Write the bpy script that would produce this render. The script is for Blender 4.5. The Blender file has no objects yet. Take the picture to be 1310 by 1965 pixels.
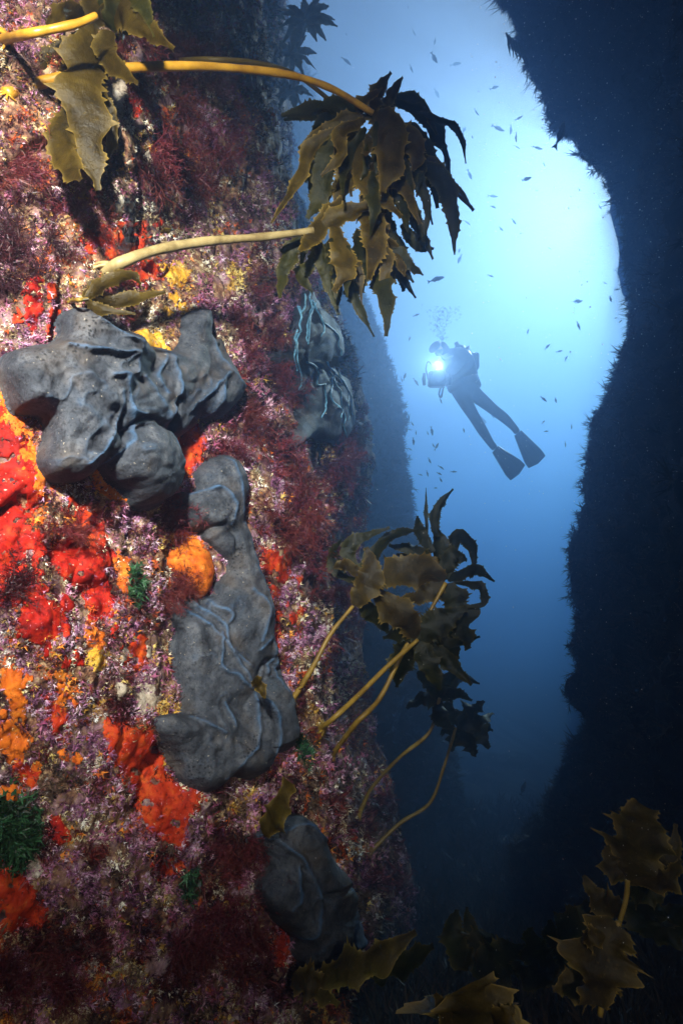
import bpy, math, random
import numpy as np
from mathutils import Vector, Matrix, Quaternion
from mathutils.bvhtree import BVHTree

random.seed(7)
RNG = np.random.default_rng(11)
scene = bpy.context.scene
COL = scene.collection
R = math.radians

# ------------------------------------------------------------------ camera
W0, H0, F = 1310.0, 1965.0, 1150.0
PITCH = R(10)
cam_d = bpy.data.cameras.new('camera')
cam_d.sensor_fit = 'VERTICAL'; cam_d.sensor_height = 36.0
cam_d.lens = 36.0 * F / H0
cam_d.clip_start = 0.02; cam_d.clip_end = 500
cam = bpy.data.objects.new('camera', cam_d); COL.objects.link(cam)
cam.rotation_euler = (R(90) + PITCH, 0, 0)
scene.camera = cam
FWD = Vector((0, math.cos(PITCH), math.sin(PITCH)))
UP = Vector((0, -math.sin(PITCH), math.cos(PITCH)))
RT = Vector((1, 0, 0))

def ray(px, py):
    return RT * ((px - W0/2) / F) + UP * (-(py - H0/2) / F) + FWD

def at(px, py, Y):
    """world point on the vertical plane y = Y seen at that place of the photograph"""
    d = ray(px, py)
    return d * (Y / d.y)

def to_px(P):
    """(N,3) array -> pixel coordinates"""
    P = np.asarray(P, float)
    f = P @ np.array(FWD); u = P @ np.array(UP); x = P[:, 0]
    f = np.where(np.abs(f) < 1e-6, 1e-6, f)
    return np.stack([W0/2 + F*x/f, H0/2 - F*u/f], 1), f

# ------------------------------------------------------------------ world, sun, strobe
SUN_DIR = ray(1222, 340).normalized()
SUN_EL = math.asin(SUN_DIR.z); SUN_AZ = math.atan2(SUN_DIR.x, SUN_DIR.y)
world = bpy.data.worlds.new('World'); scene.world = world
world.use_nodes = True
wn = world.node_tree.nodes; wl = world.node_tree.links
sky = wn.new('ShaderNodeTexSky'); sky.sky_type = 'NISHITA'; sky.sun_disc = False
sky.sun_elevation = SUN_EL; sky.sun_rotation = SUN_AZ
wn['Background'].inputs['Strength'].default_value = 0.05
wl.new(sky.outputs['Color'], wn['Background'].inputs['Color'])

sun_d = bpy.data.lights.new('sun', 'SUN'); sun_d.energy = 3.2; sun_d.angle = R(0.5)
sun_d.color = (1.0, 0.95, 0.88)
sun = bpy.data.objects.new('sun', sun_d); COL.objects.link(sun)
sun.rotation_euler = SUN_DIR.to_track_quat('Z', 'Y').to_euler()

def strobe(name, loc, target, power, size, blend, color=(1, 0.93, 0.82)):
    d = bpy.data.lights.new(name, 'SPOT'); d.energy = power; d.spot_size = R(size); d.spot_blend = blend
    d.shadow_soft_size = 0.05; d.color = color
    o = bpy.data.objects.new(name, d); COL.objects.link(o); o.location = loc
    o.rotation_euler = (Vector(target) - Vector(loc)).to_track_quat('-Z', 'Y').to_euler()
    return o
# the photographer's two flash guns, on arms either side of the camera
strobe('flash_gun', (-0.15, -0.42, 0.62), (-0.45, 1.0, 0.45), 430, 65, 1.0)
strobe('flash_gun', (0.42, -0.30, 0.05), (0.05, 1.1, -0.66), 27, 88, 1.0, (1, .86, .68))

scene.view_settings.view_transform = 'Standard'
scene.view_settings.look = 'None'
scene.view_settings.exposure = 0.0
scene.view_settings.gamma = 1.0
scene.cycles.max_bounces = 5; scene.cycles.diffuse_bounces = 2; scene.cycles.glossy_bounces = 2
scene.cycles.transmission_bounces = 3; scene.cycles.transparent_max_bounces = 6; scene.cycles.volume_bounces = 1
scene.cycles.use_denoising = True
scene.cycles.caustics_reflective = False; scene.cycles.caustics_refractive = False
scene.cycles.sample_clamp_indirect = 4.0

# ------------------------------------------------------------------ helpers
def hash3(i, j, k, seed):
    h = (i.astype(np.int64)*374761393 + j.astype(np.int64)*668265263 + k.astype(np.int64)*2147483647 + seed*974634777) & 0xFFFFFFFF
    h = ((h ^ (h >> 13)) * 1274126177) & 0xFFFFFFFF
    h = h ^ (h >> 16)
    return (h & 0xFFFF) / 32767.5 - 1.0

def vnoise(P, seed=0):
    P = np.asarray(P, float); fl = np.floor(P); t = P - fl; t = t*t*(3 - 2*t)
    i, j, k = fl[:, 0].astype(np.int64), fl[:, 1].astype(np.int64), fl[:, 2].astype(np.int64)
    out = 0
    for a in (0, 1):
        for b in (0, 1):
            for c in (0, 1):
                w = (t[:, 0] if a else 1-t[:, 0]) * (t[:, 1] if b else 1-t[:, 1]) * (t[:, 2] if c else 1-t[:, 2])
                out = out + w * hash3(i+a, j+b, k+c, seed)
    return out

def fbm(P, scale, octaves=4, seed=0, gain=0.5):
    P = np.asarray(P, float) * scale; a = 1.0; s = 0; n = 0
    for o in range(octaves):
        s = s + a * vnoise(P + 17.3*o, seed + o*7); n += a
        P = P * 2.03; a *= gain
    return s / n

def mesh_np(name, V, faces_list, smooth=True, attrs=None):
    """V (N,3); faces_list: list of int arrays, each (M,3) or (M,4)"""
    me = bpy.data.meshes.new(name)
    V = np.asarray(V, np.float32)
    me.vertices.add(len(V)); me.vertices.foreach_set('co', V.ravel())
    tot = sum(f.size for f in faces_list); nf = sum(len(f) for f in faces_list)
    me.loops.add(tot); me.polygons.add(nf)
    me.loops.foreach_set('vertex_index', np.concatenate([f.ravel() for f in faces_list]).astype(np.int32))
    sizes = np.concatenate([np.full(len(f), f.shape[1]) for f in faces_list])
    me.polygons.foreach_set('loop_start', np.concatenate([[0], np.cumsum(sizes)[:-1]]).astype(np.int32))
    me.polygons.foreach_set('use_smooth', np.full(nf, smooth))
    me.update(calc_edges=True)
    for k, v in (attrs or {}).items():
        at_ = me.attributes.new(k, 'FLOAT', 'POINT'); at_.data.foreach_set('value', np.asarray(v, np.float32))
    me.validate()
    return me

def obj(name, me, mat=None, parent=None, loc=None):
    o = bpy.data.objects.new(name, me); COL.objects.link(o)
    if mat and len(me.materials) == 0: me.materials.append(mat)
    if parent: o.parent = parent
    if loc is not None: o.location = loc
    return o

def tag(o, label=None, cat=None, group=None, kind=None):
    if label: o['label'] = label
    if cat: o['category'] = cat
    if group: o['group'] = group
    if kind: o['kind'] = kind
    return o

def empty(name, loc, label, cat, group=None):
    o = bpy.data.objects.new(name, None); COL.objects.link(o); o.location = loc; o.empty_display_size = 0.05
    return tag(o, label, cat, group)

def grid_faces(nr, nc):
    a = np.arange(nr*nc).reshape(nr, nc)
    return np.stack([a[:-1, :-1].ravel(), a[:-1, 1:].ravel(), a[1:, 1:].ravel(), a[1:, :-1].ravel()], 1)

def catmull(pts, n):
    P = np.array([tuple(p) for p in pts], float)
    if len(P) == 2: return P[0] + (P[1]-P[0]) * np.linspace(0, 1, n)[:, None]
    Q = np.vstack([2*P[0]-P[1], P, 2*P[-1]-P[-2]])
    t = np.linspace(0, len(P)-1 - 1e-9, n); i = t.astype(int); u = (t - i)[:, None]
    p0, p1, p2, p3 = Q[i], Q[i+1], Q[i+2], Q[i+3]
    return 0.5*((2*p1) + (-p0+p2)*u + (2*p0-5*p1+4*p2-p3)*u*u + (-p0+3*p1-3*p2+p3)*u**3)

def tube_mesh(name, pts, r0, r1, n=40, sides=10, wob=0.0, seed=0):
    C = catmull(pts, n); T = np.gradient(C, axis=0); T /= np.linalg.norm(T, axis=1, keepdims=True)
    a = np.array([0.3, 0.2, 0.9]); V = []
    rad = np.linspace(r0, r1, n)*(1+wob*fbm(C, 30, 3, seed))
    for i in range(n):
        u = np.cross(T[i], a); u /= np.linalg.norm(u); v = np.cross(T[i], u)
        for k in range(sides):
            th = 2*math.pi*k/sides; V.append(C[i]+rad[i]*(math.cos(th)*u+math.sin(th)*v))
    a_ = np.arange(n*sides).reshape(n, sides); b_ = np.roll(a_, -1, 1)
    Fq = np.stack([a_[:-1].ravel(), b_[:-1].ravel(), b_[1:].ravel(), a_[1:].ravel()], 1)
    V.append(C[0]); V.append(C[-1]); k0 = n*sides
    t1 = np.stack([np.full(sides, k0), b_[0], a_[0]], 1); t2 = np.stack([np.full(sides, k0+1), a_[-1], b_[-1]], 1)
    return mesh_np(name, np.array(V), [Fq, t1, t2])


# ------------------------------------------------------------------ materials
def new_mat(name):
    m = bpy.data.materials.new(name); m.use_nodes = True
    nt = m.node_tree; return m, nt, nt.nodes['Principled BSDF']

def ramp(nt, fac, stops):
    r = nt.nodes.new('ShaderNodeValToRGB'); e = r.color_ramp.elements
    while len(e) > 1: e.remove(e[-1])
    e[0].position = stops[0][0]; e[0].color = (*stops[0][1], 1)
    for p, c in stops[1:]:
        q = e.new(p); q.color = (*c, 1)
    nt.links.new(fac, r.inputs[0]); return r.outputs[0]

def noise_fac(nt, scale, detail=4, rough=0.6, dist=0.0):
    tc = nt.nodes.new('ShaderNodeTexCoord'); n = nt.nodes.new('ShaderNodeTexNoise')
    n.inputs['Scale'].default_value = scale; n.inputs['Detail'].default_value = detail
    n.inputs['Roughness'].default_value = rough; n.inputs['Distortion'].default_value = dist
    nt.links.new(tc.outputs['Object'], n.inputs['Vector']); return n.outputs[0]

def attr_fac(nt, name):
    a = nt.nodes.new('ShaderNodeAttribute'); a.attribute_name = name; return a.outputs['Fac']

def mixrgb(nt, fac, a, b, mode='MIX'):
    m = nt.nodes.new('ShaderNodeMix'); m.data_type = 'RGBA'; m.blend_type = mode
    def put(sock, v):
        if isinstance(v, (tuple, list)): sock.default_value = (*v, 1)
        elif isinstance(v, (int, float)): sock.default_value = v
        else: nt.links.new(v, sock)
    put(m.inputs[0], fac); put(m.inputs[6], a); put(m.inputs[7], b)
    return m.outputs[2]

def bump(nt, bsdf, fac, strength, dist):
    b = nt.nodes.new('ShaderNodeBump'); b.inputs['Strength'].default_value = strength; b.inputs['Distance'].default_value = dist
    nt.links.new(fac, b.inputs['Height']); nt.links.new(b.outputs[0], bsdf.inputs['Normal'])

def tone_mat(name, stops, rough=0.6, spec=0.3, transl=0.0):
    m, nt, b = new_mat(name)
    c = ramp(nt, attr_fac(nt, 'tone'), stops)
    nt.links.new(c, b.inputs['Base Color']); b.inputs['Roughness'].default_value = rough
    b.inputs['Specular IOR Level'].default_value = spec
    if transl:
        t = nt.nodes.new('ShaderNodeBsdfTranslucent'); nt.links.new(c, t.inputs['Color'])
        mx = nt.nodes.new('ShaderNodeMixShader'); mx.inputs[0].default_value = transl
        nt.links.new(b.outputs[0], mx.inputs[1]); nt.links.new(t.outputs[0], mx.inputs[2])
        nt.links.new(mx.outputs[0], nt.nodes['Material Output'].inputs['Surface'])
    return m

def plain_mat(name, c1, c2, scale, rough=0.6, spec=0.4, bstr=0.0, bdist=0.002, lo=0.35, hi=0.65):
    m, nt, b = new_mat(name); f = noise_fac(nt, scale)
    nt.links.new(ramp(nt, f, [(lo, c1), (hi, c2)]), b.inputs['Base Color'])
    b.inputs['Roughness'].default_value = rough; b.inputs['Specular IOR Level'].default_value = spec
    if bstr: bump(nt, b, noise_fac(nt, scale*3, 5), bstr, bdist)
    return m

def wall_mat():
    m, nt, b = new_mat('encrusted_rock')
    f = noise_fac(nt, 22, 8, 0.72, 0.6)
    c1 = ramp(nt, f, [(0.34, (0.020, 0.008, 0.010)), (0.46, (0.09, 0.028, 0.04)), (0.51, (0.22, 0.14, 0.08)),
                      (0.54, (0.20, 0.10, 0.14)), (0.60, (0.36, 0.22, 0.26)), (0.70, (0.55, 0.47, 0.34))])
    f2 = noise_fac(nt, 60, 6, 0.7)
    c2 = ramp(nt, f2, [(0.38, (0.03, 0.012, 0.012)), (0.52, (0.24, 0.11, 0.06)), (0.62, (0.5, 0.36, 0.2))])
    f3 = noise_fac(nt, 9, 3, 0.6)
    k = ramp(nt, f3, [(0.42, (0, 0, 0)), (0.58, (1, 1, 1))])
    nt.links.new(mixrgb(nt, k, c1, c2), b.inputs['Base Color'])
    b.inputs['Roughness'].default_value = 0.75; b.inputs['Specular IOR Level'].default_value = 0.25
    bump(nt, b, noise_fac(nt, 140, 6, 0.7), 0.8, 0.006)
    return m

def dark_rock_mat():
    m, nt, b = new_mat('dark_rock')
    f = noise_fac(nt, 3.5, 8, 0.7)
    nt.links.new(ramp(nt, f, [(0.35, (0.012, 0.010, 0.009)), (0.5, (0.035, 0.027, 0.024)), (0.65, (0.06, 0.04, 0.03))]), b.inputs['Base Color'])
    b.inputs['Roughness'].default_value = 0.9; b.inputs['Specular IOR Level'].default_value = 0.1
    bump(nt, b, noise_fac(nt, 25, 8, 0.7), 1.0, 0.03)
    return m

def sponge_mat():
    m, nt, b = new_mat('grey_sponge')
    f = noise_fac(nt, 26, 7, 0.62, 0.4)
    c = ramp(nt, f, [(0.28, (0.020, 0.023, 0.029)), (0.5, (0.052, 0.059, 0.073)), (0.72, (0.115, 0.122, 0.138))])
    fine = ramp(nt, noise_fac(nt, 240, 3, 0.6), [(0.34, (0.25, 0.22, 0.2)), (0.5, (1, 1, 1)), (0.68, (1.0, 1.0, 1.0))])
    c = mixrgb(nt, 0.65, c, fine, 'MULTIPLY')
    brown = ramp(nt, noise_fac(nt, 14, 3, 0.5), [(0.52, (0, 0, 0)), (0.70, (0.5, 0.5, 0.5))])
    c = mixrgb(nt, brown, c, (0.095, 0.072, 0.052))
    c = mixrgb(nt, attr_fac(nt, 'crest'), c, (0.07, 0.17, 0.33))
    # oscula: small dark pores along the pore bands
    tc = nt.nodes.new('ShaderNodeTexCoord'); vo = nt.nodes.new('ShaderNodeTexVoronoi'); vo.inputs['Scale'].default_value = 150
    nt.links.new(tc.outputs['Object'], vo.inputs['Vector'])
    spk = ramp(nt, noise_fac(nt, 190, 2, .5), [(.70, (0, 0, 0)), (.74, (.7, .7, .7))]); c = mixrgb(nt, spk, c, (.32, .29, .24))
    pore = ramp(nt, vo.outputs['Distance'], [(0.22, (1, 1, 1)), (0.40, (0, 0, 0))])
    pm = mixrgb(nt, attr_fac(nt, 'pores'), (0, 0, 0), pore)
    c = mixrgb(nt, pm, c, (0.006, 0.006, 0.006))
    nt.links.new(c, b.inputs['Base Color'])
    b.inputs['Roughness'].default_value = 0.62; b.inputs['Specular IOR Level'].default_value = 0.14
    bump(nt, b, noise_fac(nt, 60, 8, 0.7), 0.8, 0.006)
    return m

def crust_mat(name, a, bcol, c3):
    m, nt, b = new_mat(name)
    f = noise_fac(nt, 34, 6, 0.65, 0.5)
    c = ramp(nt, f, [(0.34, a), (0.52, bcol), (0.66, c3)])
    dk = ramp(nt, noise_fac(nt, 95, 4, 0.7), [(0.36, (0.35, 0.3, 0.3)), (0.47, (1, 1, 1))])
    c = mixrgb(nt, 0.85, c, dk, 'MULTIPLY')
    sp = ramp(nt, noise_fac(nt, 210, 3, 0.6), [(0.67, (0, 0, 0)), (0.72, (.8, .8, .8))])
    c = mixrgb(nt, sp, c, (0.62, 0.50, 0.42))
    nt.links.new(c, b.inputs['Base Color']); b.inputs['Roughness'].default_value = 0.7
    b.inputs['Specular IOR Level'].default_value = 0.15
    bump(nt, b, noise_fac(nt, 150, 6, 0.65), 0.4, 0.003)
    return m

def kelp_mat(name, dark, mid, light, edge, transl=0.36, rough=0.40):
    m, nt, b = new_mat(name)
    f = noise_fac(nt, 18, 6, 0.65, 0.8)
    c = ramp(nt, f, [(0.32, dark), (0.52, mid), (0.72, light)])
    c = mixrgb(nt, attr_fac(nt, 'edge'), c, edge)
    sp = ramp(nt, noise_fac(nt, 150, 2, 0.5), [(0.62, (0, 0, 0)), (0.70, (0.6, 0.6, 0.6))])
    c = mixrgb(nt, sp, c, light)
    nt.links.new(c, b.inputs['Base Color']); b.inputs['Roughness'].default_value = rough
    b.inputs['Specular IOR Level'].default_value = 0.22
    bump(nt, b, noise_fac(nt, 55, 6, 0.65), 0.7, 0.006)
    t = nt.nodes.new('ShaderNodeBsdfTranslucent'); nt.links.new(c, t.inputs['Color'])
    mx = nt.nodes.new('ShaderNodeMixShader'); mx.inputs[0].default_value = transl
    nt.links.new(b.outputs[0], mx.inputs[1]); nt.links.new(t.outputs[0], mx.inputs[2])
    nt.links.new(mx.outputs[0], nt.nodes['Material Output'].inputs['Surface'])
    return m

M = {}
M['wall'] = wall_mat(); M['rock'] = dark_rock_mat(); M['sponge'] = sponge_mat()
M['red'] = crust_mat('red_crust', (0.17, 0.005, 0.004), (0.38, 0.012, 0.006), (0.50, 0.04, 0.009))
M['orange_red'] = crust_mat('orange_red_crust', (0.26, 0.012, 0.005), (0.46, 0.034, 0.007), (0.54, 0.09, 0.011))
M['orange'] = crust_mat('orange_crust', (0.45, 0.07, 0.008), (0.65, 0.15, 0.012), (0.70, 0.24, 0.03))
M['yellow'] = crust_mat('yellow_crust', (0.48, 0.20, 0.02), (0.62, 0.33, 0.03), (0.70, 0.50, 0.12))
M['white'] = crust_mat('white_crust', (0.22, 0.16, 0.11), (0.46, 0.39, 0.30), (0.66, 0.60, 0.52))
M['green'] = crust_mat('green_crust', (0.006, 0.02, 0.005), (0.015, 0.06, 0.02), (0.03, 0.10, 0.04))
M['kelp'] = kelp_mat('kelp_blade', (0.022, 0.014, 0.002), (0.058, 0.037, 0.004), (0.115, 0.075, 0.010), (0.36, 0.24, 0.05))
M['kelp_light_shade'] = kelp_mat('kelp_blade_light_shade', (0.014, 0.009, 0.0015), (0.038, 0.024, 0.003), (0.08, 0.052, 0.007), (0.20, 0.13, 0.025))  # same kelp, colour toned down to offset strong flash light on it
M['kelp_half_shade'] = kelp_mat('kelp_blade_half_shade', (0.010, 0.011, 0.002), (0.024, 0.024, 0.004), (0.048, 0.042, 0.006), (0.13, 0.10, 0.022))  # same kelp with shade put into its colour, for rear and dim blades
M['kelp_shade'] = kelp_mat('kelp_blade_shade', (0.005, 0.006, 0.001), (0.013, 0.014, 0.002), (0.028, 0.026, 0.004), (0.08, 0.065, 0.014))  # darkest copy: the dimness of the canyon kelps is put into the colour
M['stipe_olive'] = plain_mat('stipe_olive', (0.15, 0.085, 0.010), (0.29, 0.18, 0.025), 24, 0.45, 0.35, 0.25, 0.002)
M['stipe_gold'] = plain_mat('stipe_gold', (0.26, 0.12, 0.008), (0.50, 0.26, 0.022), 24, 0.4, 0.5, 0.25, 0.002)
M['stipe_pale'] = plain_mat('stipe_pale', (0.17, 0.12, 0.045), (0.38, 0.29, 0.13), 26, 0.5, 0.4, 0.3, 0.002)
M['stipe_dark'] = plain_mat('stipe_dark', (0.18, 0.11, 0.015), (0.30, 0.20, 0.03), 24, 0.45, 0.4, 0.25, 0.002)
M['neoprene'] = plain_mat('neoprene', (0.010, 0.011, 0.013), (0.022, 0.023, 0.026), 14, 0.7, 0.3, 0.2, 0.004)
M['gear'] = plain_mat('gear_black', (0.012, 0.012, 0.014), (0.03, 0.03, 0.034), 20, 0.4, 0.5)
M['fin'] = plain_mat('fin_rubber', (0.016, 0.018, 0.024), (0.03, 0.034, 0.045), 20, 0.5, 0.4)
M['skin'] = plain_mat('skin', (0.40, 0.22, 0.15), (0.48, 0.28, 0.19), 20, 0.5, 0.4)
M['glass'] = plain_mat('mask_glass', (0.03, 0.04, 0.05), (0.05, 0.06, 0.07), 4, 0.05, 0.5)
M['fish'] = plain_mat('fish_scales', (0.025, 0.035, 0.05), (0.06, 0.075, 0.095), 40, 0.35, 0.5)

# ------------------------------------------------------------------ rock walls (lofted column by column)
def edge_fn(pairs, Y):
    """[(px,py)..] seen on the plane y=Y -> function z -> x"""
    pts = sorted([(at(px, py, Y).z, at(px, py, Y).x) for px, py in pairs])
    zs = [p[0] for p in pts]; xs = [p[1] for p in pts]
    return lambda z: np.interp(z, zs, xs)

def loft_wall(columns, zrow, per):
    """columns: (Y, fn); returns grid points (nz, ns, 3)"""
    nz = len(zrow); C = np.zeros((len(columns), nz, 3))
    for i, (Y, fn) in enumerate(columns):
        C[i, :, 0] = fn(zrow); C[i, :, 1] = Y; C[i, :, 2] = zrow
    n = len(columns); s = []
    for i in range(n-1): s += list(i + np.arange(per[i])/per[i])
    s.append(n-1-1e-9); s = np.array(s)
    Q = np.concatenate([[2*C[0]-C[1]], C, [2*C[-1]-C[-2]]])
    i = s.astype(int); u = (s-i)[:, None, None]
    p0, p1, p2, p3 = Q[i], Q[i+1], Q[i+2], Q[i+3]
    k = 0.4
    m1 = (p2-p0)*k; m2 = (p3-p1)*k
    G = (2*u**3-3*u**2+1)*p1 + (u**3-2*u**2+u)*m1 + (-2*u**3+3*u**2)*p2 + (u**3-u**2)*m2
    return np.transpose(G, (1, 0, 2))

def grid_normals(G):
    du = np.gradient(G, axis=1); dv = np.gradient(G, axis=0)
    n = np.cross(du, dv); n /= np.linalg.norm(n, axis=2, keepdims=True) + 1e-9
    return n

# --- left wall, near: the flash lit face and the corner where it turns into the dark
const = lambda x: (lambda z: np.full_like(z, x))
E1 = [(470, -300), (480, 0), (500, 200), (490, 420), (500, 560), (520, 720), (560, 900), (580, 1060), (590, 1250), (600, 1400), (640, 1550), (640, 1700), (600, 1850), (590, 2300)]
E2 = [(510, -300), (520, 0), (545, 200), (535, 420), (560, 520), (655, 640), (668, 780), (660, 900), (640, 1060), (640, 1250), (660, 1400), (700, 1560), (720, 1700), (700, 1850), (690, 2300)]
E3 = [(500, -300), (530, 0), (550, 200), (540, 420), (575, 520), (665, 640), (695, 780), (705, 900), (690, 1060), (690, 1250), (710, 1400), (760, 1560), (790, 1700), (795, 1850), (795, 2300)]
zrow = np.concatenate([np.linspace(-2.6, -1.25, 50), np.linspace(-1.24, 1.75, 640), np.linspace(1.77, 5.8, 120)])
colsL = [(0.10, const(-0.95)), (0.62, const(-0.62)), (0.90, const(-0.42)),
         (1.16, edge_fn([(330, -300), (330, 2300)], 1.16)),
         (1.50, edge_fn(E1, 1.50)), (2.6, edge_fn(E2, 2.6)), (4.1, edge_fn(E3, 4.1)), (4.8, edge_fn([(p-120, q) for p, q in E3], 4.8)), (5.4, const(-2.0))]
GL = loft_wall(colsL, zrow, [40, 110, 120, 110, 80, 60, 30, 20])
NL = grid_normals(GL)
if NL[400, 150].dot(np.array([1, -1, 0])) < 0: NL = -NL
Pf = GL.reshape(-1, 3); Nf = NL.reshape(-1, 3)
disp = 0.055*fbm(Pf, 3.2, 4, 1) + 0.032*fbm(Pf, 12, 4, 5) + 0.010*np.abs(fbm(Pf, 45, 3, 9))
crk = fbm(Pf*np.array([1, 1, .55]), 6.5, 3, 13); disp -= 0.035*np.exp(-(crk/.045)**2)*np.clip(fbm(Pf, 2.6, 2, 14)*3+.5, 0, 1)
PL = Pf + Nf*disp[:, None]
meL = mesh_np('rock_wall', PL, [grid_faces(*GL.shape[:2])])
rockL = obj('rock_wall', meL, M['wall'])
tag(rockL, 'steep near rock wall crowded with red, mauve and cream growth', 'rock wall', None, 'structure')
bvhL = BVHTree.FromPolygons([tuple(p) for p in PL], [tuple(int(x) for x in f) for f in grid_faces(*GL.shape[:2])])
PLs = Pf + Nf*(0.055*fbm(Pf, 3.2, 2, 1))[:, None]
bvhS = BVHTree.FromPolygons([tuple(p) for p in PLs], [tuple(int(x) for x in f) for f in grid_faces(*GL.shape[:2])])
CAM0 = Vector((0, 0, 0))

def hit(px, py, bvh=None):
    d = ray(px, py).normalized()
    p, n, i, t = (bvh or bvhL).ray_cast(CAM0, d)
    if p is None: return None, None
    if n.dot(d) > 0: n = -n
    return p, n

# --- right wall: leans over the canyon, dark side towards us
ER = [(935, -400), (945, 0), (962, 40), (1010, 100), (1050, 160), (1056, 200), (1100, 262), (1150, 315), (1188, 375), (1206, 440), (1203, 520), (1197, 640), (1166, 705), (1150, 745), (1118, 790), (1116, 860), (1102, 930), (1098, 1000), (1082, 1070), (1086, 1150), (1090, 1300), (1110, 1390), (1104, 1450), (1060, 1510), (1000, 1570), (960, 1620), (940, 2400)]
zr = np.linspace(-3.6, 7.9, 420)
eR0 = edge_fn(ER, 5.0); eR = lambda z: eR0(z)+0.11; eRb = lambda Y, m: (lambda z: eR(z*5.0/Y)*Y/5.0+m)
mid = lambda z: 0.5*1.15 + 0.5*eR(z) + 0.12
colsR = [(0.0, const(1.15)), (1.0, const(1.02)), (2.8, lambda z: np.maximum(0.42*0.95 + 0.58*eR(z), 0.56*eR(z)+0.25)), (5.0, eR), (5.9, eRb(5.9, .16)), (8.5, eRb(8.5, .25)), (17.0, eRb(17.0, .4))]  # far columns: unseen run of the wall, added to shade the deep water
GR_ = loft_wall(colsR, zr, [20, 60, 90, 40, 24, 20])
NR = grid_normals(GR_)
if NR[200, 60, 0] > 0: NR = -NR
Pf = GR_.reshape(-1, 3); Nf = NR.reshape(-1, 3)
PR = Pf + Nf*(0.16*fbm(Pf, 1.6, 4, 21) + 0.19*fbm(Pf, 4.5, 4, 25))[:, None]
meR = mesh_np('rock_wall', PR, [grid_faces(*GR_.shape[:2])])
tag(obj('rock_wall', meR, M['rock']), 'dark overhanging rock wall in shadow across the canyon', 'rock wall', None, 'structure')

# --- far buttress of the left wall, fading into the blue
EF = [(640, -400), (600, 0), (610, 200), (640, 420), (690, 560), (735, 640), (765, 740), (785, 850), (797, 950), (812, 1060), (850, 1250), (870, 1400), (885, 1480), (895, 1560), (930, 1640), (950, 2400)]
zf = np.linspace(-4.0, 8.2, 300); YF = 8.0
eF0 = edge_fn(EF, YF); eF = lambda z: eF0(z)-0.12
colsF = [(5.0, const(-2.6)), (6.6, lambda z: eF(z)-0.75), (YF, eF), (9.0, lambda z: eF(z)-0.6), (11, lambda z: eF(z)-4)]
GF = loft_wall(colsF, zf, [30, 70, 30, 12])
NF = grid_normals(GF)
if NF[150, 60, 0] < 0: NF = -NF
Pf = GF.reshape(-1, 3); Nf = NF.reshape(-1, 3)
PF = Pf + Nf*(0.16*fbm(Pf, 1.3, 4, 31) + 0.10*fbm(Pf, 5, 4, 35))[:, None]
meF = mesh_np('rock_wall', PF, [grid_faces(*GF.shape[:2])])
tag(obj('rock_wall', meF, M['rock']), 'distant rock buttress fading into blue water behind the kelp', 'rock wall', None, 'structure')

# --- seabed: rises towards the camera, canyon floor far off
nx, ny = 220, 260
xs = np.concatenate([np.linspace(-60, -4, 20), np.linspace(-3.7, 5, nx-40), np.linspace(5.5, 60, 20)])
ys = np.concatenate([np.linspace(-30, 0.2, 12), 0.3 + 12*np.linspace(0, 1, ny-40)**1.6, np.linspace(13, 90, 28)])
X, Y = np.meshgrid(xs, ys)
Z = np.interp(Y, [-30, 0.6, 1.3, 2.2, 4, 7, 10, 90], [-1.1, -1.02, -0.98, -1.3, -1.95, -2.6, -2.75, -3.0])
P = np.stack([X, Y, Z], 2).reshape(-1, 3)
near = np.interp(P[:, 1], [0, 3, 8, 20], [0.25, 0.5, 1.0, 1.0])
P[:, 2] += near*(0.30*fbm(P, 1.2, 4, 41) + 0.10*fbm(P, 5, 4, 45))
me = mesh_np('seabed', P, [grid_faces(len(ys), len(xs))])
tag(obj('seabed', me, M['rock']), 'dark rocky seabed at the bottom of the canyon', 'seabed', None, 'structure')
bvhG = BVHTree.FromPolygons([tuple(p) for p in P], [tuple(int(x) for x in f) for f in grid_faces(len(ys), len(xs))])

# ------------------------------------------------------------------ things grown on the near wall
def seg_dist(Q, pts, closed=False):
    """distance of (N,2) points to a polyline"""
    A = np.array(pts, float); B = np.roll(A, -1, 0) if closed else A[1:]
    if not closed: A = A[:-1]
    best = np.full(len(Q), 1e9)
    for a, b in zip(A, B):
        ab = b-a; t = np.clip(((Q-a) @ ab)/(ab @ ab + 1e-9), 0, 1)
        best = np.minimum(best, np.linalg.norm(Q-(a+t[:, None]*ab), axis=1))
    return best

def inside(Q, poly):
    x, y = Q[:, 0], Q[:, 1]; r = np.zeros(len(Q), bool); n = len(poly); j = n-1
    for i in range(n):
        xi, yi = poly[i]; xj, yj = poly[j]
        c = ((yi > y) != (yj > y)) & (x < (xj-xi)*(y-yi)/(yj-yi+1e-12)+xi)
        r ^= c; j = i
    return r

def smooth_poly(poly, n=4):
    P = np.array(poly, float); k = len(P)
    Q = []
    for i in range(k):
        p0, p1, p2, p3 = P[i-1], P[i], P[(i+1) % k], P[(i+2) % k]
        for u in np.arange(n)/n:
            Q.append(0.5*((2*p1)+(-p0+p2)*u+(2*p0-5*p1+4*p2-p3)*u*u+(-p0+3*p1-3*p2+p3)*u**3))
    return np.array(Q)

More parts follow.
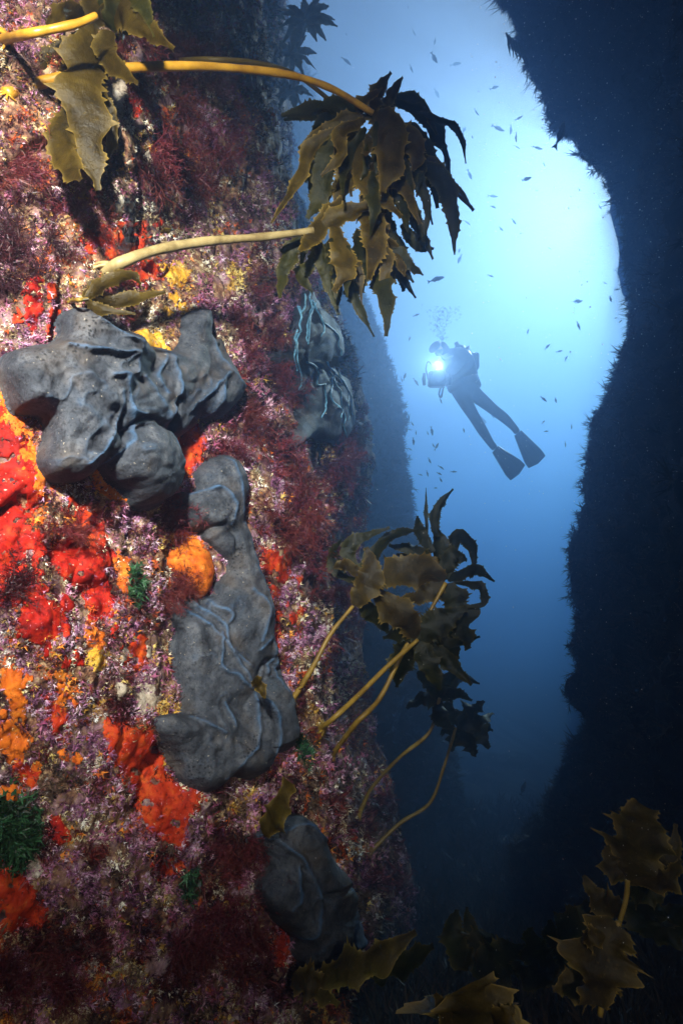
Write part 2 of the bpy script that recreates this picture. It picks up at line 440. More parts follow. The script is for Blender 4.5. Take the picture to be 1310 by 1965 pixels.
MASKS = []     # polygons kept clear of turf
def growth(name, poly, mat, T, step, edge, wob, wob_scale, lobes=(), ridges=(), grooves=(), pores=(), holes=0.0, bvh=None, seed=0, attrs=False, clear=True, tow=0.35, rw=5.0, rh=0.011, crest_k=0.62, grow=0):
    """a body grown over an outline on the wall; T thickness in metres, the rest in photograph pixels"""
    poly = smooth_poly(poly)
    if clear: MASKS.append(poly)
    x0, y0 = poly.min(0)-3*step-grow; x1, y1 = poly.max(0)+3*step+grow
    gx = np.arange(x0, x1, step); gy = np.arange(y0, y1, step)
    X, Y = np.meshgrid(gx, gy); Q = np.stack([X.ravel(), Y.ravel()], 1)
    d = seg_dist(Q, poly, True) * np.where(inside(Q, poly), 1, -1)
    Q3 = np.column_stack([Q, np.full(len(Q), seed*31.7)])
    d = d + grow + wob*fbm(Q3, wob_scale, 4, seed)
    if holes: d = np.minimum(d, (fbm(Q3, 0.05, 3, seed+3)+holes)*40)
    keep = d > -2.2*step
    P = np.zeros((len(Q), 3)); N = np.zeros((len(Q), 3)); ok = np.zeros(len(Q), bool)
    for i in np.nonzero(keep)[0]:
        p, n = hit(Q[i, 0], Q[i, 1], bvh)
        if p is not None: P[i] = p; N[i] = n; ok[i] = True
    keep &= ok
    dirn = N*(1-tow) + tow*(-P/np.linalg.norm(P+1e-9, axis=1, keepdims=True)); dirn /= np.linalg.norm(dirn, axis=1, keepdims=True)+1e-9
    prof = np.clip(d/edge, 0, 1); prof = np.sqrt(np.clip(1-(1-prof)**2, 0, 1))
    h = np.full(len(Q), 0.35)
    if lobes:
        acc = np.zeros(len(Q))
        for cx, cy, r, k in lobes:
            q = 1-((Q[:, 0]-cx)**2+(Q[:, 1]-cy)**2)/(r*r)
            acc += (k*np.sqrt(np.clip(q, 0, 1)))**5
        h = 0.30 + 0.7*acc**(1/5)
    crest = np.zeros(len(Q)); pr = np.zeros(len(Q))
    hh = T*prof*h*(1+0.25*fbm(Q3, 0.02, 3, seed+5)) if lobes else T*prof*(1+0.45*fbm(Q3, 0.07, 4, seed+5))
    jx = 9*fbm(Q3, 0.03, 3, seed+8); jy = 9*fbm(Q3, 0.03, 3, seed+9); Qj = Q+np.stack([jx, jy], 1)
    for rd in ridges:
        dd = seg_dist(Qj, catmull([(a, b, 0) for a, b in rd], 24)[:, :2])
        g = np.exp(-(dd/rw)**2); hh += rh*g*np.clip(prof*1.5, 0, 1)*(0.75+0.5*fbm(Q3, 0.03, 2, seed+12)); crest = np.maximum(crest, np.exp(-(dd/(rw*0.42))**2)*(0.45+0.6*np.clip(fbm(Q3, 0.05, 2, seed+20)+.4, 0, 1)))
    for rd in grooves:
        dd = seg_dist(Qj, catmull([(a, b, 0) for a, b in rd], 24)[:, :2]); hh -= 1.2*rh*np.exp(-(dd/rw)**2)*np.clip(prof*1.5, 0, 1)
    for rd in pores:
        dd = seg_dist(Qj, catmull([(a, b, 0) for a, b in rd], 24)[:, :2]); pr = np.maximum(pr, np.exp(-(dd/9)**2))
    if lobes: hh += (0.004*fbm(Q3, 0.05, 4, seed+15)+0.004*np.abs(fbm(Q3, 0.022, 2, seed+16)))*prof
    if lobes and T <= .105 and T > .06:
        rn = 1-np.abs(fbm(Q3+np.array([seed*53., 0, 0]), 0.013, 3, seed+30))*2.2; rn = np.clip(rn, 0, 1); msk = np.clip(fbm(Q3, 0.008, 2, seed+33)*2.5+.35, 0, 1)*np.clip(prof*1.5-.4, 0, 1)
        hh +=   .005*rn**6*msk; crest = np.maximum(crest, rn**22*msk*.3)
    hh = np.where(d > 0, hh, -0.004 - 0.002*np.clip(-d/step, 0, 4))
    V = P + dirn*hh[:, None]
    nr, nc = X.shape; Fq = grid_faces(nr, nc)
    Fq = Fq[keep[Fq].all(1) & (d[Fq] > -step*0.8).any(1)]
    used = np.unique(Fq); remap = -np.ones(len(Q), int); remap[used] = np.arange(len(used))
    if len(used) == 0: return None
    pr = np.maximum(pr, .8*np.clip(fbm(Q3, 0.016, 2, seed+44)*3-.6, 0, 1))
    a = {'crest': np.clip(crest[used]*crest_k, 0, 1), 'pores': pr[used]} if attrs else None
    return obj(name, mesh_np(name, V[used], [remap[Fq][:, ::-1]], True, a), M[mat])

def z3(l): return [(x/1.871, 550+y/1.871) for x, y in l]
def z5(l): return [(x/2, 850+y/2) for x, y in l]
def z7(l): return [(x/1.6375, 1450+y/1.6375) for x, y in l]
def z1(l): return [(x/2, y/2) for x, y in l]
def lob(f, s, L): return [(*f([(x, y)])[0], r/s, k) for x, y, r, k in L]

sA = growth('grey_sponge', z3([(0, 310), (30, 235), (150, 212), (215, 180), (213, 120), (250, 85), (290, 85), (350, 130), (460, 175), (540, 215), (600, 232), (625, 190), (640, 110), (680, 80), (735, 80), (748, 110), (745, 180), (790, 190), (805, 230), (850, 350), (855, 385), (820, 440), (780, 480), (710, 475), (680, 510), (600, 575), (615, 640), (610, 700), (570, 780), (530, 805), (480, 790), (440, 730), (400, 700), (365, 665), (345, 640), (300, 690), (250, 705), (180, 700), (135, 670), (125, 620), (150, 540), (150, 480), (120, 460), (50, 450), (20, 390)]),
    'sponge', 0.085, 2.8, 30, 5, 0.03,
    lobes=lob(z3, 1.871, [(180, 400, 230, .95), (330, 230, 190, .75), (490, 645, 140, 1.0), (640, 370, 190, .95), (690, 160, 95, .75), (250, 600, 150, .8), (800, 360, 120, .7), (480, 420, 130, .6), (260, 150, 90, .6)]),
    ridges=[z3(l) for l in [[(540, 215), (552, 300), (550, 420), (540, 510), (600, 600), (612, 680), (560, 770)], [(190, 240), (330, 262), (400, 250), (410, 330)], [(330, 335), (385, 350), (400, 440), (450, 470)], [(372, 400), (375, 470), (330, 570), (250, 650)], [(400, 440), (435, 520), (390, 600), (300, 690)], [(735, 80), (735, 200), (765, 300), (850, 380)], [(440, 330), (480, 400), (540, 500)], [(610, 460), (700, 400), (765, 330)], [(540, 225), (480, 330), (520, 400)], [(745, 370), (730, 460), (640, 560)], [(300, 150), (400, 200), (430, 240)], [(560, 560), (585, 650), (570, 740)]]],
    grooves=[z3(l) for l in [[(365, 665), (400, 590), (445, 490), (545, 520)], [(555, 420), (570, 530), (600, 575)]]],
    pores=[z3(l) for l in [[(385, 390), (380, 480), (340, 570), (260, 650)], [(610, 450), (690, 430), (740, 370)], [(200, 250), (300, 265), (390, 300)]]], bvh=bvhS, seed=1, attrs=True, tow=.45)
tag(sA, 'largest slate grey sponge with many swollen lobes and folds, above the bright red crusts', 'sponge', 'grey sponges on the wall')
sB = growth('grey_sponge', z5([(735, 130), (780, 70), (830, 45), (890, 60), (920, 120), (940, 180), (945, 330), (985, 480), (1025, 600), (1045, 760), (1080, 880), (1110, 1000), (1130, 1090), (1115, 1170), (1040, 1200), (1000, 1270), (940, 1285), (880, 1280), (830, 1325), (770, 1345), (720, 1330), (680, 1280), (650, 1200), (600, 1130), (575, 1060), (620, 1040), (690, 1040), (690, 960), (665, 880), (665, 750), (650, 660), (670, 600), (790, 590), (830, 540), (870, 490), (860, 440), (800, 400), (765, 370), (770, 335), (720, 330), (690, 270), (660, 230), (680, 195), (740, 180)]),
    'sponge', 0.075, 2.8, 30, 5, 0.03,
    lobes=lob(z5, 2, [(790, 250, 140, .8), (860, 140, 120, .8), (910, 420, 120, .7), (950, 650, 190, .85), (790, 850, 210, .9), (1050, 1050, 150, .8), (820, 1180, 190, 1.0), (680, 1090, 120, .75), (960, 1180, 130, .85)]),
    ridges=[z5(l) for l in [[(680, 620), (800, 720), (870, 830), (945, 930), (962, 1080), (910, 1200), (830, 1300)], [(740, 610), (830, 690), (850, 780), (930, 850)], [(840, 60), (885, 200), (925, 330), (960, 470), (1005, 620), (1035, 780), (1050, 900), (1100, 1000)], [(950, 940), (1010, 1000), (1030, 1100), (1000, 1230)], [(820, 720), (805, 850), (880, 900), (940, 940)], [(700, 1050), (760, 1080), (810, 1110)], [(960, 790), (1010, 745), (1030, 800), (1000, 880)], [(820, 1000), (850, 1040), (870, 1080)], [(690, 200), (800, 190), (870, 250), (860, 320)], [(890, 80), (925, 180), (930, 300)], [(930, 560), (985, 640), (960, 760)], [(790, 600), (860, 650), (850, 680)]]],
    grooves=[z5(l) for l in [[(770, 335), (850, 330), (890, 420)], [(960, 930), (980, 850), (1060, 870)]]],
    pores=[z5(l) for l in [[(890, 400), (880, 500)], [(940, 1130), (890, 1210)]]], bvh=bvhS, seed=2, attrs=True, tow=.45)
tag(sB, 'long slate grey sponge with blue tinted ridges running down the middle of the wall', 'sponge', 'grey sponges on the wall')
sC = growth('grey_sponge', z7([(800, 250), (850, 210), (920, 185), (960, 200), (1000, 250), (1030, 330), (1080, 390), (1100, 440), (1118, 520), (1115, 600), (1090, 650), (1040, 680), (980, 695), (940, 670), (915, 620), (900, 560), (860, 520), (810, 460), (800, 400), (835, 340)]),
    'sponge', 0.085, 2.8, 34, 4, 0.03,
    lobes=lob(z7, 1.6375, [(930, 270, 120, .8), (870, 420, 130, .9), (1010, 560, 150, 1.0), (1020, 390, 100, .75)]),
    ridges=[z7(l) for l in [[(805, 250), (870, 270), (920, 320), (960, 420), (940, 500), (890, 540)], [(1118, 520), (1060, 600), (980, 665)], [(1112, 570), (1080, 630), (1000, 680)], [(900, 330), (905, 400), (870, 450)], [(860, 230), (940, 220), (990, 260)]]],
    grooves=[z7(l) for l in [[(965, 415), (1030, 405), (1080, 410)]]], bvh=bvhS, seed=3, attrs=True, tow=.45)
tag(sC, 'rounded slate grey sponge low on the wall, lowest of the grey sponges', 'sponge', 'grey sponges on the wall')
sD = growth('grey_sponge', z3([(1060, 70), (1110, 10), (1150, 80), (1200, 140), (1220, 240), (1190, 290), (1230, 330), (1265, 450), (1250, 520), (1200, 570), (1110, 550), (1060, 570), (1050, 430), (1010, 390), (1020, 320), (970, 280), (970, 220), (1050, 180)]),
    'sponge', 0.075, 2.2, 22, 4, 0.03,
    lobes=lob(z3, 1.871, [(1150, 190, 110, .9), (1040, 260, 80, .7), (1150, 480, 130, 1.), (1080, 370, 90, .7), (1210, 400, 80, .8)]),
    ridges=[z3(l) for l in [[(1065, 70), (1080, 150), (1065, 230), (1075, 370)], [(1110, 10), (1115, 100), (1105, 210)], [(1120, 50), (1160, 140), (1150, 180)], [(1160, 130), (1210, 180), (1220, 250)], [(1100, 270), (1130, 290), (1140, 350), (1170, 350)], [(1175, 270), (1200, 310), (1240, 360), (1250, 480)], [(1165, 350), (1170, 420), (1150, 470)], [(1190, 330), (1190, 410), (1230, 450), (1240, 540)], [(1210, 300), (1250, 390), (1262, 460)], [(1100, 30), (1085, 90), (1070, 70)], [(1130, 60), (1105, 150), (1100, 200)]]],
    bvh=bvhS, seed=4, attrs=True, tow=.45, rw=4.0, rh=0.008, crest_k=0.12)
tag(sD, 'grey sponge netted with pale blue ridges on the dim rock corner below the hanging kelp', 'sponge', 'grey sponges on the wall')

# the pale blue strings draped over this sponge
M['ridge'] = plain_mat('blue_ridge', (0.10, 0.30, 0.48), (0.26, 0.58, 0.80), 40, .5, .3)
def sponge_bvh(o):
    return BVHTree.FromPolygons([tuple(v.co) for v in o.data.vertices], [tuple(p.vertices) for p in o.data.polygons])
bD = sponge_bvh(sD)
for q, l in enumerate([[(1065, 70), (1080, 150), (1065, 230), (1075, 370)], [(1110, 10), (1115, 100), (1105, 210)], [(1120, 50), (1160, 140), (1150, 180)], [(1160, 130), (1210, 180), (1220, 250)], [(1100, 270), (1130, 290), (1140, 350), (1170, 350)], [(1175, 270), (1200, 310), (1240, 360), (1250, 480)], [(1165, 350), (1170, 420), (1150, 470)], [(1190, 330), (1190, 410), (1230, 450), (1240, 540)], [(1210, 300), (1250, 390), (1262, 460)], [(1095, 30), (1085, 90), (1070, 75)], [(1130, 60), (1105, 150), (1100, 200)], [(1180, 300), (1215, 380), (1225, 470)], [(1070, 160), (1055, 240), (1062, 300)]]):
    C = catmull([(*z3([p])[0], 0) for p in l], 22)
    C[:, 0] += 5*fbm(np.column_stack([C[:, 1]*.08, np.full(22, q*3.3), np.zeros(22)]), 1, 2, q); pw = []
    for x, y, _ in C:
        p, n = hit(x, y, bD)
        if p is None: p, n = hit(x, y)
        if p is not None: pw.append(p+n*.004)
    if len(pw) > 4: obj('ridge', tube_mesh('ridge', pw[::2]+[pw[-1]], .0036, .0026, 40, 6, .4, q), M['ridge'], sD)

CR = 'encrusting sponges on the wall'
def crust(poly, mat, label, T=0.010, step=2.6, holes=0.42, seed=0, edge=6, wob=18):
    o = growth('encrusting_sponge', poly, mat, T, step, edge, wob, 0.11, holes=holes, seed=seed, grow=8)
    if o: tag(o, label, 'sponge', CR)
    return o
CRUSTS = [
 ([(-60, 770), (5, 775), (30, 815), (52, 860), (72, 915), (70, 965), (45, 1000), (60, 1015), (25, 1060), (-60, 1060)], 'red', 'bright red crust at the left edge below the largest grey sponge'),
 ([(-30, 742), (10, 752), (30, 785), (50, 830), (78, 900), (82, 945), (62, 925), (40, 870), (18, 810), (-30, 790)], 'orange', 'orange crust bordering the bright red crust under the largest grey sponge'),
 (z5([(195, 395), (290, 380), (385, 440), (390, 520), (425, 600), (425, 655), (360, 668), (335, 600), (270, 530), (205, 450)]), 'red', 'red crust ragged patch with white specks beside dark red seaweed'),
 (z5([(285, 225), (340, 275), (390, 330), (392, 420), (330, 395), (300, 330), (268, 260)]), 'orange_red', 'narrow orange red crust strip just below the mauve turf'),
 (z5([(-60, 420), (50, 425), (100, 500), (170, 560), (225, 640), (245, 710), (190, 750), (120, 755), (85, 700), (75, 610), (-60, 590)]), 'red', 'wide deep red crust at the left edge with dark seaweed growing over it'),
 (z5([(60, 330), (120, 330), (160, 390), (150, 440), (80, 440)]), 'red', 'small red crust between two wide red crusts'),
 ([(212, 1380), (250, 1398), (290, 1408), (308, 1440), (322, 1490), (348, 1508), (388, 1525), (362, 1572), (347, 1625), (300, 1595), (268, 1558), (258, 1515), (233, 1480), (212, 1440)], 'orange_red', 'large tongue shaped orange red crust below the long grey sponge'),
 ([(-60, 1625), (0, 1645), (32, 1670), (62, 1720), (95, 1768), (60, 1775), (-60, 1790)], 'orange_red', 'dim orange red crust in the bottom left corner by green algae'),
 (z5([(700, 345), (750, 335), (765, 380), (760, 410), (700, 400)]), 'orange', 'small orange crust tucked under a fold of the long grey sponge'),
 (z5([(455, 435), (482, 455), (492, 540), (470, 572), (458, 500)]), 'orange', 'thin upright orange crust strip in mauve turf'),
 (z5([(1005, 420), (1080, 408), (1112, 460), (1085, 560), (1040, 585), (1020, 500)]), 'orange_red', 'orange red crust right of the long grey sponge'),
 (z5([(1040, 690), (1055, 680), (1060, 760), (1045, 770)]), 'orange_red', 'sliver of orange crust against the right edge of the long grey sponge'),
 (z5([(10, 900), (40, 865), (82, 890), (80, 960), (105, 1020), (60, 1045), (28, 980)]), 'orange', 'upper of two orange crusts near the left edge amid mauve turf'),
 (z5([(-20, 1090), (60, 1080), (112, 1110), (92, 1180), (60, 1212), (5, 1170)]), 'orange', 'lower of two orange crusts near the left edge amid mauve turf'),
 (z5([(65, 1230), (130, 1270), (135, 1315), (88, 1300)]), 'orange_red', 'small orange red crust below the two left edge orange crusts'),
 (z5([(188, 980), (230, 1000), (252, 1060), (242, 1135), (208, 1100)]), 'orange_red', 'orange red crust streak left of the white crust'),
 (z5([(335, 685), (365, 700), (395, 770), (350, 765)]), 'orange', 'small orange crust above the yellow crust'),
 (z5([(490, 760), (545, 748), (555, 820), (520, 865), (485, 810)]), 'orange_red', 'orange red round crust left of the long grey sponge'),
 (z5([(345, 820), (378, 775), (402, 830), (372, 872)]), 'yellow', 'mustard yellow crust among red patches'),
 (z5([(515, 960), (560, 930), (605, 980), (580, 1020), (530, 1010)]), 'white', 'white crust beside the long grey sponge'),
 (z1([(440, 890), (490, 865), (548, 890), (542, 950), (500, 1002), (448, 992)]), 'orange_red', 'bright orange crust just above the pale stipe'),
 (z1([(328, 905), (400, 868), (432, 920), (360, 945)]), 'orange_red', 'orange red crust left of the bright orange crust above the pale stipe'),
 (z1([(490, 1055), (590, 1008), (602, 1060), (520, 1085)]), 'orange_red', 'orange red crust under the pale stipe'),
 (z1([(108, 1100), (140, 1080), (152, 1200), (122, 1245)]), 'red', 'narrow upright red crust at left above the largest grey sponge'),
 (z1([(500, 395), (548, 405), (530, 442)]), 'red', 'tiny red crust beside the white crust under the golden stipe'),
 (z1([(395, 300), (470, 300), (490, 400), (485, 500), (430, 430), (395, 370)]), 'white', 'cream white crust behind the upper left kelp'),
 (z3([(610, 585), (680, 512), (722, 540), (738, 570), (702, 645), (650, 662), (615, 620)]), 'orange_red', 'orange red crust between the largest grey sponge and the long grey sponge'),
 (z3([(345, 645), (400, 715), (440, 760), (395, 755), (360, 720)]), 'orange', 'small orange crust wedged between two lobes of the largest grey sponge'),
 (z3([(495, 190), (540, 168), (602, 222), (560, 236)]), 'yellow', 'yellow crust in the notch of the largest grey sponge'),
 (z1([(640, 1040), (690, 1010), (720, 1060), (680, 1090)]), 'yellow', 'yellow crust below the pale stipe'),
 (z7([(-30, 150), (60, 160), (110, 180), (125, 240), (70, 350), (-30, 330)]), 'green', 'dark green algae crust at the left edge near the bottom'),
 (z7([(0, 110), (60, 110), (85, 165), (40, 190)]), 'orange', 'dull orange crust just above the green algae'),
 (z7([(480, 340), (560, 335), (570, 362), (500, 370)]), 'orange_red', 'faint orange red crust in mauve turf below the tongue shaped crust'),
 (z7([(850, 590), (885, 545), (905, 600), (880, 660)]), 'orange_red', 'orange crust at the left side of the lowest grey sponge'),
 (z7([(165, 205), (190, 200), (205, 250), (180, 270)]), 'red', 'small red crust near the green algae'),
 (z7([(75, 330), (110, 320), (130, 360), (100, 365)]), 'white', 'small white crust beside the green algae'),
]
for i, (poly, mat, lab) in enumerate(CRUSTS):
    crust(poly, mat, lab, seed=50+i, T=0.0024, holes=0.40 if mat in ('red', 'orange_red') else 0.6, )
FLK = [('red', (120, 1150, 130, 170), 16, 'small red crust fleck among the mauve turf at lower left'), ('orange_red', (250, 480, 110, 60), 9, 'small orange red fleck around the bright orange crust'),
       ('orange', (110, 1400, 110, 130), 12, 'small orange crust fleck among the mauve turf at lower left'), ('yellow', (340, 580, 70, 70), 7, 'small yellow crust fleck above the notch of the largest grey sponge'),
       ('white', (240, 340, 60, 80), 8, 'small cream white crust fleck below the upper left kelp'), ('white', (260, 1290, 70, 60), 5, 'small white crust fleck left of the long grey sponge'),
       ('orange_red', (80, 620, 70, 60), 5, 'small orange red crust fleck above the largest grey sponge'), ('orange_red', (560, 1180, 30, 120), 6, 'small orange red fleck right of the long grey sponge'), ('white', (430, 660, 30, 90), 5, 'small white fleck right of the notched top of the largest grey sponge'),
       ('orange', (40, 1000, 60, 120), 8, 'small orange fleck between the bright red crusts')]
rf = random.Random(3); fk = 0
for mat, (cx, cy, rx, ry), n, lab in FLK:
    for _ in range(n):
        a = rf.uniform(0, 6.28); q = math.sqrt(rf.random()); x = cx+rx*q*math.cos(a); y = cy+ry*q*math.sin(a); sz = rf.uniform(7, 20)
        if any(inside(np.array([[x, y]]), m_)[0] for m_ in MASKS): continue
        poly = [(x+sz*rf.uniform(.6, 1.2)*math.cos(t*1.047)*rf.uniform(.5, 1), y+sz*rf.uniform(.7, 1.6)*math.sin(t*1.047)) for t in range(6)]
        o = growth('encrusting_sponge', poly, mat, 0.0025, 2.2, 5, 9, 0.16, seed=300+fk); fk += 1
        if o: tag(o, lab, 'sponge', lab.replace('small ', 'small ').replace('fleck', 'flecks'))
ball = growth('ball_sponge', z5([(655, 450), (730, 395), (800, 418), (818, 480), (805, 555), (770, 590), (700, 530)]), 'orange', 0.05, 3.0, 40, 4, 0.05, lobes=lob(z5, 2, [(740, 490, 130, 1.0)]), seed=91, bvh=bvhS)
tag(ball, 'swollen orange ball sponge in the bend of the long grey sponge', 'sponge')

# ------------------------------------------------------------------ turf
def tufts(name, P, N, S, B, mat, width=0.12, spread=0.9, droop=0.0, tone_rng=None, parent=None, bend=0.5):
    """B curved, forked blades on each of the points P; one mesh"""
    n = len(P); P = np.repeat(P, B, 0); N = np.repeat(N, B, 0); S = np.repeat(S, B)
    t0 = RNG.random(n) if tone_rng is None else tone_rng
    tone = np.clip(np.repeat(t0, B) + 0.22*RNG.standard_normal(n*B), 0, 1)
    m = n*B
    rnd = RNG.standard_normal((m, 3)); rnd /= np.linalg.norm(rnd, axis=1, keepdims=True)
    D = N + spread*rnd; D[:, 2] -= droop; D /= np.linalg.norm(D, axis=1, keepdims=True)
    rnd2 = RNG.standard_normal((m, 3)); side = np.cross(D, rnd2); side /= np.linalg.norm(side, axis=1, keepdims=True)+1e-9
    L = S*(0.55+0.75*RNG.random(m)); w = (L*width)[:, None]
    bnd = RNG.standard_normal((m, 3))*bend*L[:, None]*0.4; bnd[:, 2] -= droop*0.3*L
    base = P - D*0.003 + RNG.standard_normal((m, 3))*(S*0.25)[:, None]
    mid = base + D*(L*0.55)[:, None] + bnd*0.35
    tip1 = base + D*L[:, None] + bnd + side*w*2.2
    tip2 = base + D*(L*0.92)[:, None] + bnd - side*w*2.4
    V = np.stack([base-side*w*0.5, base+side*w*0.5, mid+side*w, mid, mid-side*w, tip1, tip2], 1)
    k = np.arange(m)[:, None]*7
    tri = np.concatenate([k+np.array([[0, 1, 3]]), k+np.array([[1, 2, 3]]), k+np.array([[0, 3, 4]]), k+np.array([[3, 2, 5]]), k+np.array([[3, 6, 4]])])
    tv = np.repeat(tone, 7)
    o = obj(name, mesh_np(name, V.reshape(-1, 3), [tri], False, {'tone': tv}), M[mat], parent)
    return o

M['mauve'] = tone_mat('mauve_turf', [(0.0, (0.05, 0.015, 0.035)), (0.3, (0.19, 0.06, 0.13)), (0.6, (0.34, 0.13, 0.27)), (0.88, (0.50, 0.26, 0.42)), (1.0, (0.68, 0.52, 0.62))], 0.6)
M['darkred'] = tone_mat('dark_red_turf', [(0.0, (0.02, 0.004, 0.006)), (0.45, (0.05, 0.007, 0.010)), (0.8, (0.12, 0.015, 0.016)), (1.0, (0.22, 0.035, 0.03))], 0.5, 0.4, 0.25)
M['cream'] = tone_mat('cream_turf', [(0.0, (0.07, 0.04, 0.02)), (0.25, (0.25, 0.17, 0.08)), (0.55, (0.52, 0.41, 0.23)), (0.8, (0.76, 0.68, 0.50)), (1.0, (0.86, 0.82, 0.72))], 0.65)
M['rust'] = tone_mat('rust_turf', [(0.0, (0.10, 0.02, 0.01)), (0.4, (0.42, 0.06, 0.012)), (0.75, (0.62, 0.13, 0.015)), (1.0, (0.7, 0.3, 0.04))], 0.6)
M['yellowbit'] = tone_mat('yellow_turf', [(0.0, (0.25, 0.12, 0.02)), (0.6, (0.55, 0.32, 0.05)), (1.0, (0.72, 0.55, 0.18))], 0.6)
M['whitebit'] = tone_mat('white_turf', [(0.0, (0.45, 0.40, 0.36)), (0.5, (0.68, 0.66, 0.64)), (1.0, (0.82, 0.82, 0.82))], 0.6)
M['brownbit'] = tone_mat('brown_turf', [(0.0, (0.018, 0.012, 0.010)), (0.5, (0.07, 0.04, 0.028)), (1.0, (0.16, 0.10, 0.06))], 0.7)
M['pinkbit'] = tone_mat('pink_turf', [(0.0, (0.25, 0.05, 0.12)), (0.6, (0.48, 0.17, 0.28)), (1.0, (0.66, 0.4, 0.5))], 0.6)

# where each kind of growth is thickest: ellipses (x, y, rx, ry, weight) in photograph pixels
ZONES = {
 'mauve': [(60, 90, 90, 60, 1), (235, 980, 70, 50, 3), (60, 1320, 110, 130, 2.5), (230, 1690, 220, 150, 3.5), (120, 1500, 150, 90, 2), (215, 1110, 40, 60, 2), (60, 950, 40, 60, 1.5), (410, 540, 60, 120, 1.6), (590, 1250, 60, 120, 1.6), (640, 1450, 60, 120, 2), (80, 1880, 150, 80, 1.0), (280, 1290, 60, 90, 1.5), (30, 440, 80, 80, 1.6), (60, 620, 70, 40, 1.5), (560, 1130, 60, 90, 1), (490, 1860, 60, 60, 1.5)],
 'darkred': [(360, 230, 130, 190, 2.8), (490, 620, 60, 110, 2.5), (340, 1000, 50, 60, 3), (350, 1120, 50, 60, 3), (450, 820, 40, 70, 2.5), (560, 960, 90, 110, 2), (620, 1120, 60, 120, 2.5), (470, 1650, 70, 90, 3), (420, 1790, 140, 80, 2.5), (25, 310, 50, 80, 2), (160, 430, 50, 60, 1.5), (330, 70, 90, 70, 2.5), (140, 1000, 50, 50, 1.5), (540, 760, 40, 90, 2), (60, 1860, 130, 80, 1.6), (200, 1140, 30, 50, 1), (450, 80, 80, 150, 1.6), (250, 1220, 40, 60, 1.2)],
 'cream': [(250, 350, 90, 110, 2.6), (360, 570, 100, 100, 2.2), (330, 620, 60, 60, 2), (210, 60, 40, 60, 1), (440, 330, 60, 110, 1.4), (420, 700, 30, 60, 2), (500, 780, 40, 110, 1.5), (120, 960, 70, 40, 1.5), (330, 1260, 30, 90, 2), (560, 880, 60, 60, 1.2), (130, 360, 60, 40, 1.6), (200, 30, 90, 40, 1.2), (580, 1060, 30, 60, 1.2)],
 'rust': [(40, 320, 40, 70, 1.6), (190, 430, 60, 60, 1.4), (250, 540, 60, 50, 1), (70, 620, 30, 60, 1), (50, 850, 80, 120, 1), (150, 1150, 120, 150, 0.8), (240, 1400, 80, 100, 0.8), (540, 1100, 40, 80, 0.8), (430, 1780, 120, 60, 0.5), (350, 900, 40, 60, 0.8)],
 'yellowbit': [(330, 560, 80, 60, 1.5), (300, 640, 40, 40, 1.8), (200, 930, 40, 30, .6), (110, 1550, 60, 60, .6), (330, 1330, 30, 60, .8)],
 'pinkbit': [(400, 500, 60, 90, 1.4), (30, 420, 60, 60, .8), (300, 1240, 40, 40, .8), (220, 1650, 160, 120, .8)],
}
BASE = {'mauve': 0.6, 'darkred': 0.45, 'cream': 0.65, 'rust': 0.16, 'yellowbit': 0.08, 'whitebit': 0.14, 'brownbit': 0.55, 'pinkbit': 0.25}
PARAM = {'mauve': (0.0068, 6, .13, 1.0), 'darkred': (0.012, 6, .065, .9), 'cream': (0.0054, 5, .24, 1.2), 'rust': (0.0062, 5, .28, 1.2),
         'yellowbit': (0.006, 5, .30, 1.2), 'whitebit': (0.0042, 4, .30, 1.3), 'brownbit': (0.008, 5, .12, 1.0), 'pinkbit': (0.0065, 5, .24, 1.1)}
NT = 140000
pts = np.column_stack([RNG.uniform(-170, 830, NT), RNG.uniform(-120, 2080, NT)])
maskv = np.zeros(NT, bool)
edgev = np.zeros(NT, bool)
for poly in MASKS:
    ii = np.nonzero(inside(pts, poly))[0]
    if len(ii):
        dd = seg_dist(pts[ii], poly, True); edgev[ii] |= RNG.random(len(ii)) < np.clip(.55-dd/16, 0.05, 1)
    maskv[ii] = True
ok = (~maskv & (fbm(np.column_stack([pts, np.zeros(NT)]), 0.045, 3, 77) > -0.22+0.12*RNG.standard_normal(NT))) | (maskv & edgev)
pts = pts[ok]
keys = list(BASE)
Wt = np.zeros((len(pts), len(keys)))
p3 = np.column_stack([pts, np.zeros(len(pts))])
for a, k in enumerate(keys):
    w = np.full(len(pts), BASE[k])
    for x, y, rx, ry, g in ZONES.get(k, []):
        w += g*np.exp(-(((pts[:, 0]-x)/rx)**2 + ((pts[:, 1]-y)/ry)**2))
    Wt[:, a] = w*np.clip(0.5+3.2*fbm(p3, 0.022, 4, 200+a*3), 0.005, 4)**2.2
Wt /= Wt.sum(1, keepdims=True)
kind = (Wt.cumsum(1) > RNG.random((len(pts), 1))).argmax(1)
HP = np.zeros((len(pts), 3)); HN = np.zeros((len(pts), 3)); good = np.zeros(len(pts), bool)
for i in range(len(pts)):
    p, n = hit(pts[i, 0], pts[i, 1])
    if p is not None and p.y < 4.9: HP[i] = p; HN[i] = n; good[i] = True
LAB = {'mauve': 'short mauve coralline turf covering much of the near wall', 'darkred': 'soft dark red seaweed turf matted over the near wall', 'cream': 'crumbly cream growth speckling the near wall',
       'rust': 'rusty orange bits of growth between the sponges', 'yellowbit': 'yellow bits of growth on the near wall', 'whitebit': 'white flecks of growth scattered over the near wall',
       'brownbit': 'brown fuzzy turf filling gaps on the near wall', 'pinkbit': 'pink coralline growth on the near wall'}
NAMES = {'mauve': 'mauve_turf', 'darkred': 'red_seaweed_turf', 'cream': 'cream_turf', 'rust': 'orange_turf', 'yellowbit': 'yellow_turf', 'whitebit': 'white_turf', 'brownbit': 'brown_turf', 'pinkbit': 'pink_turf'}
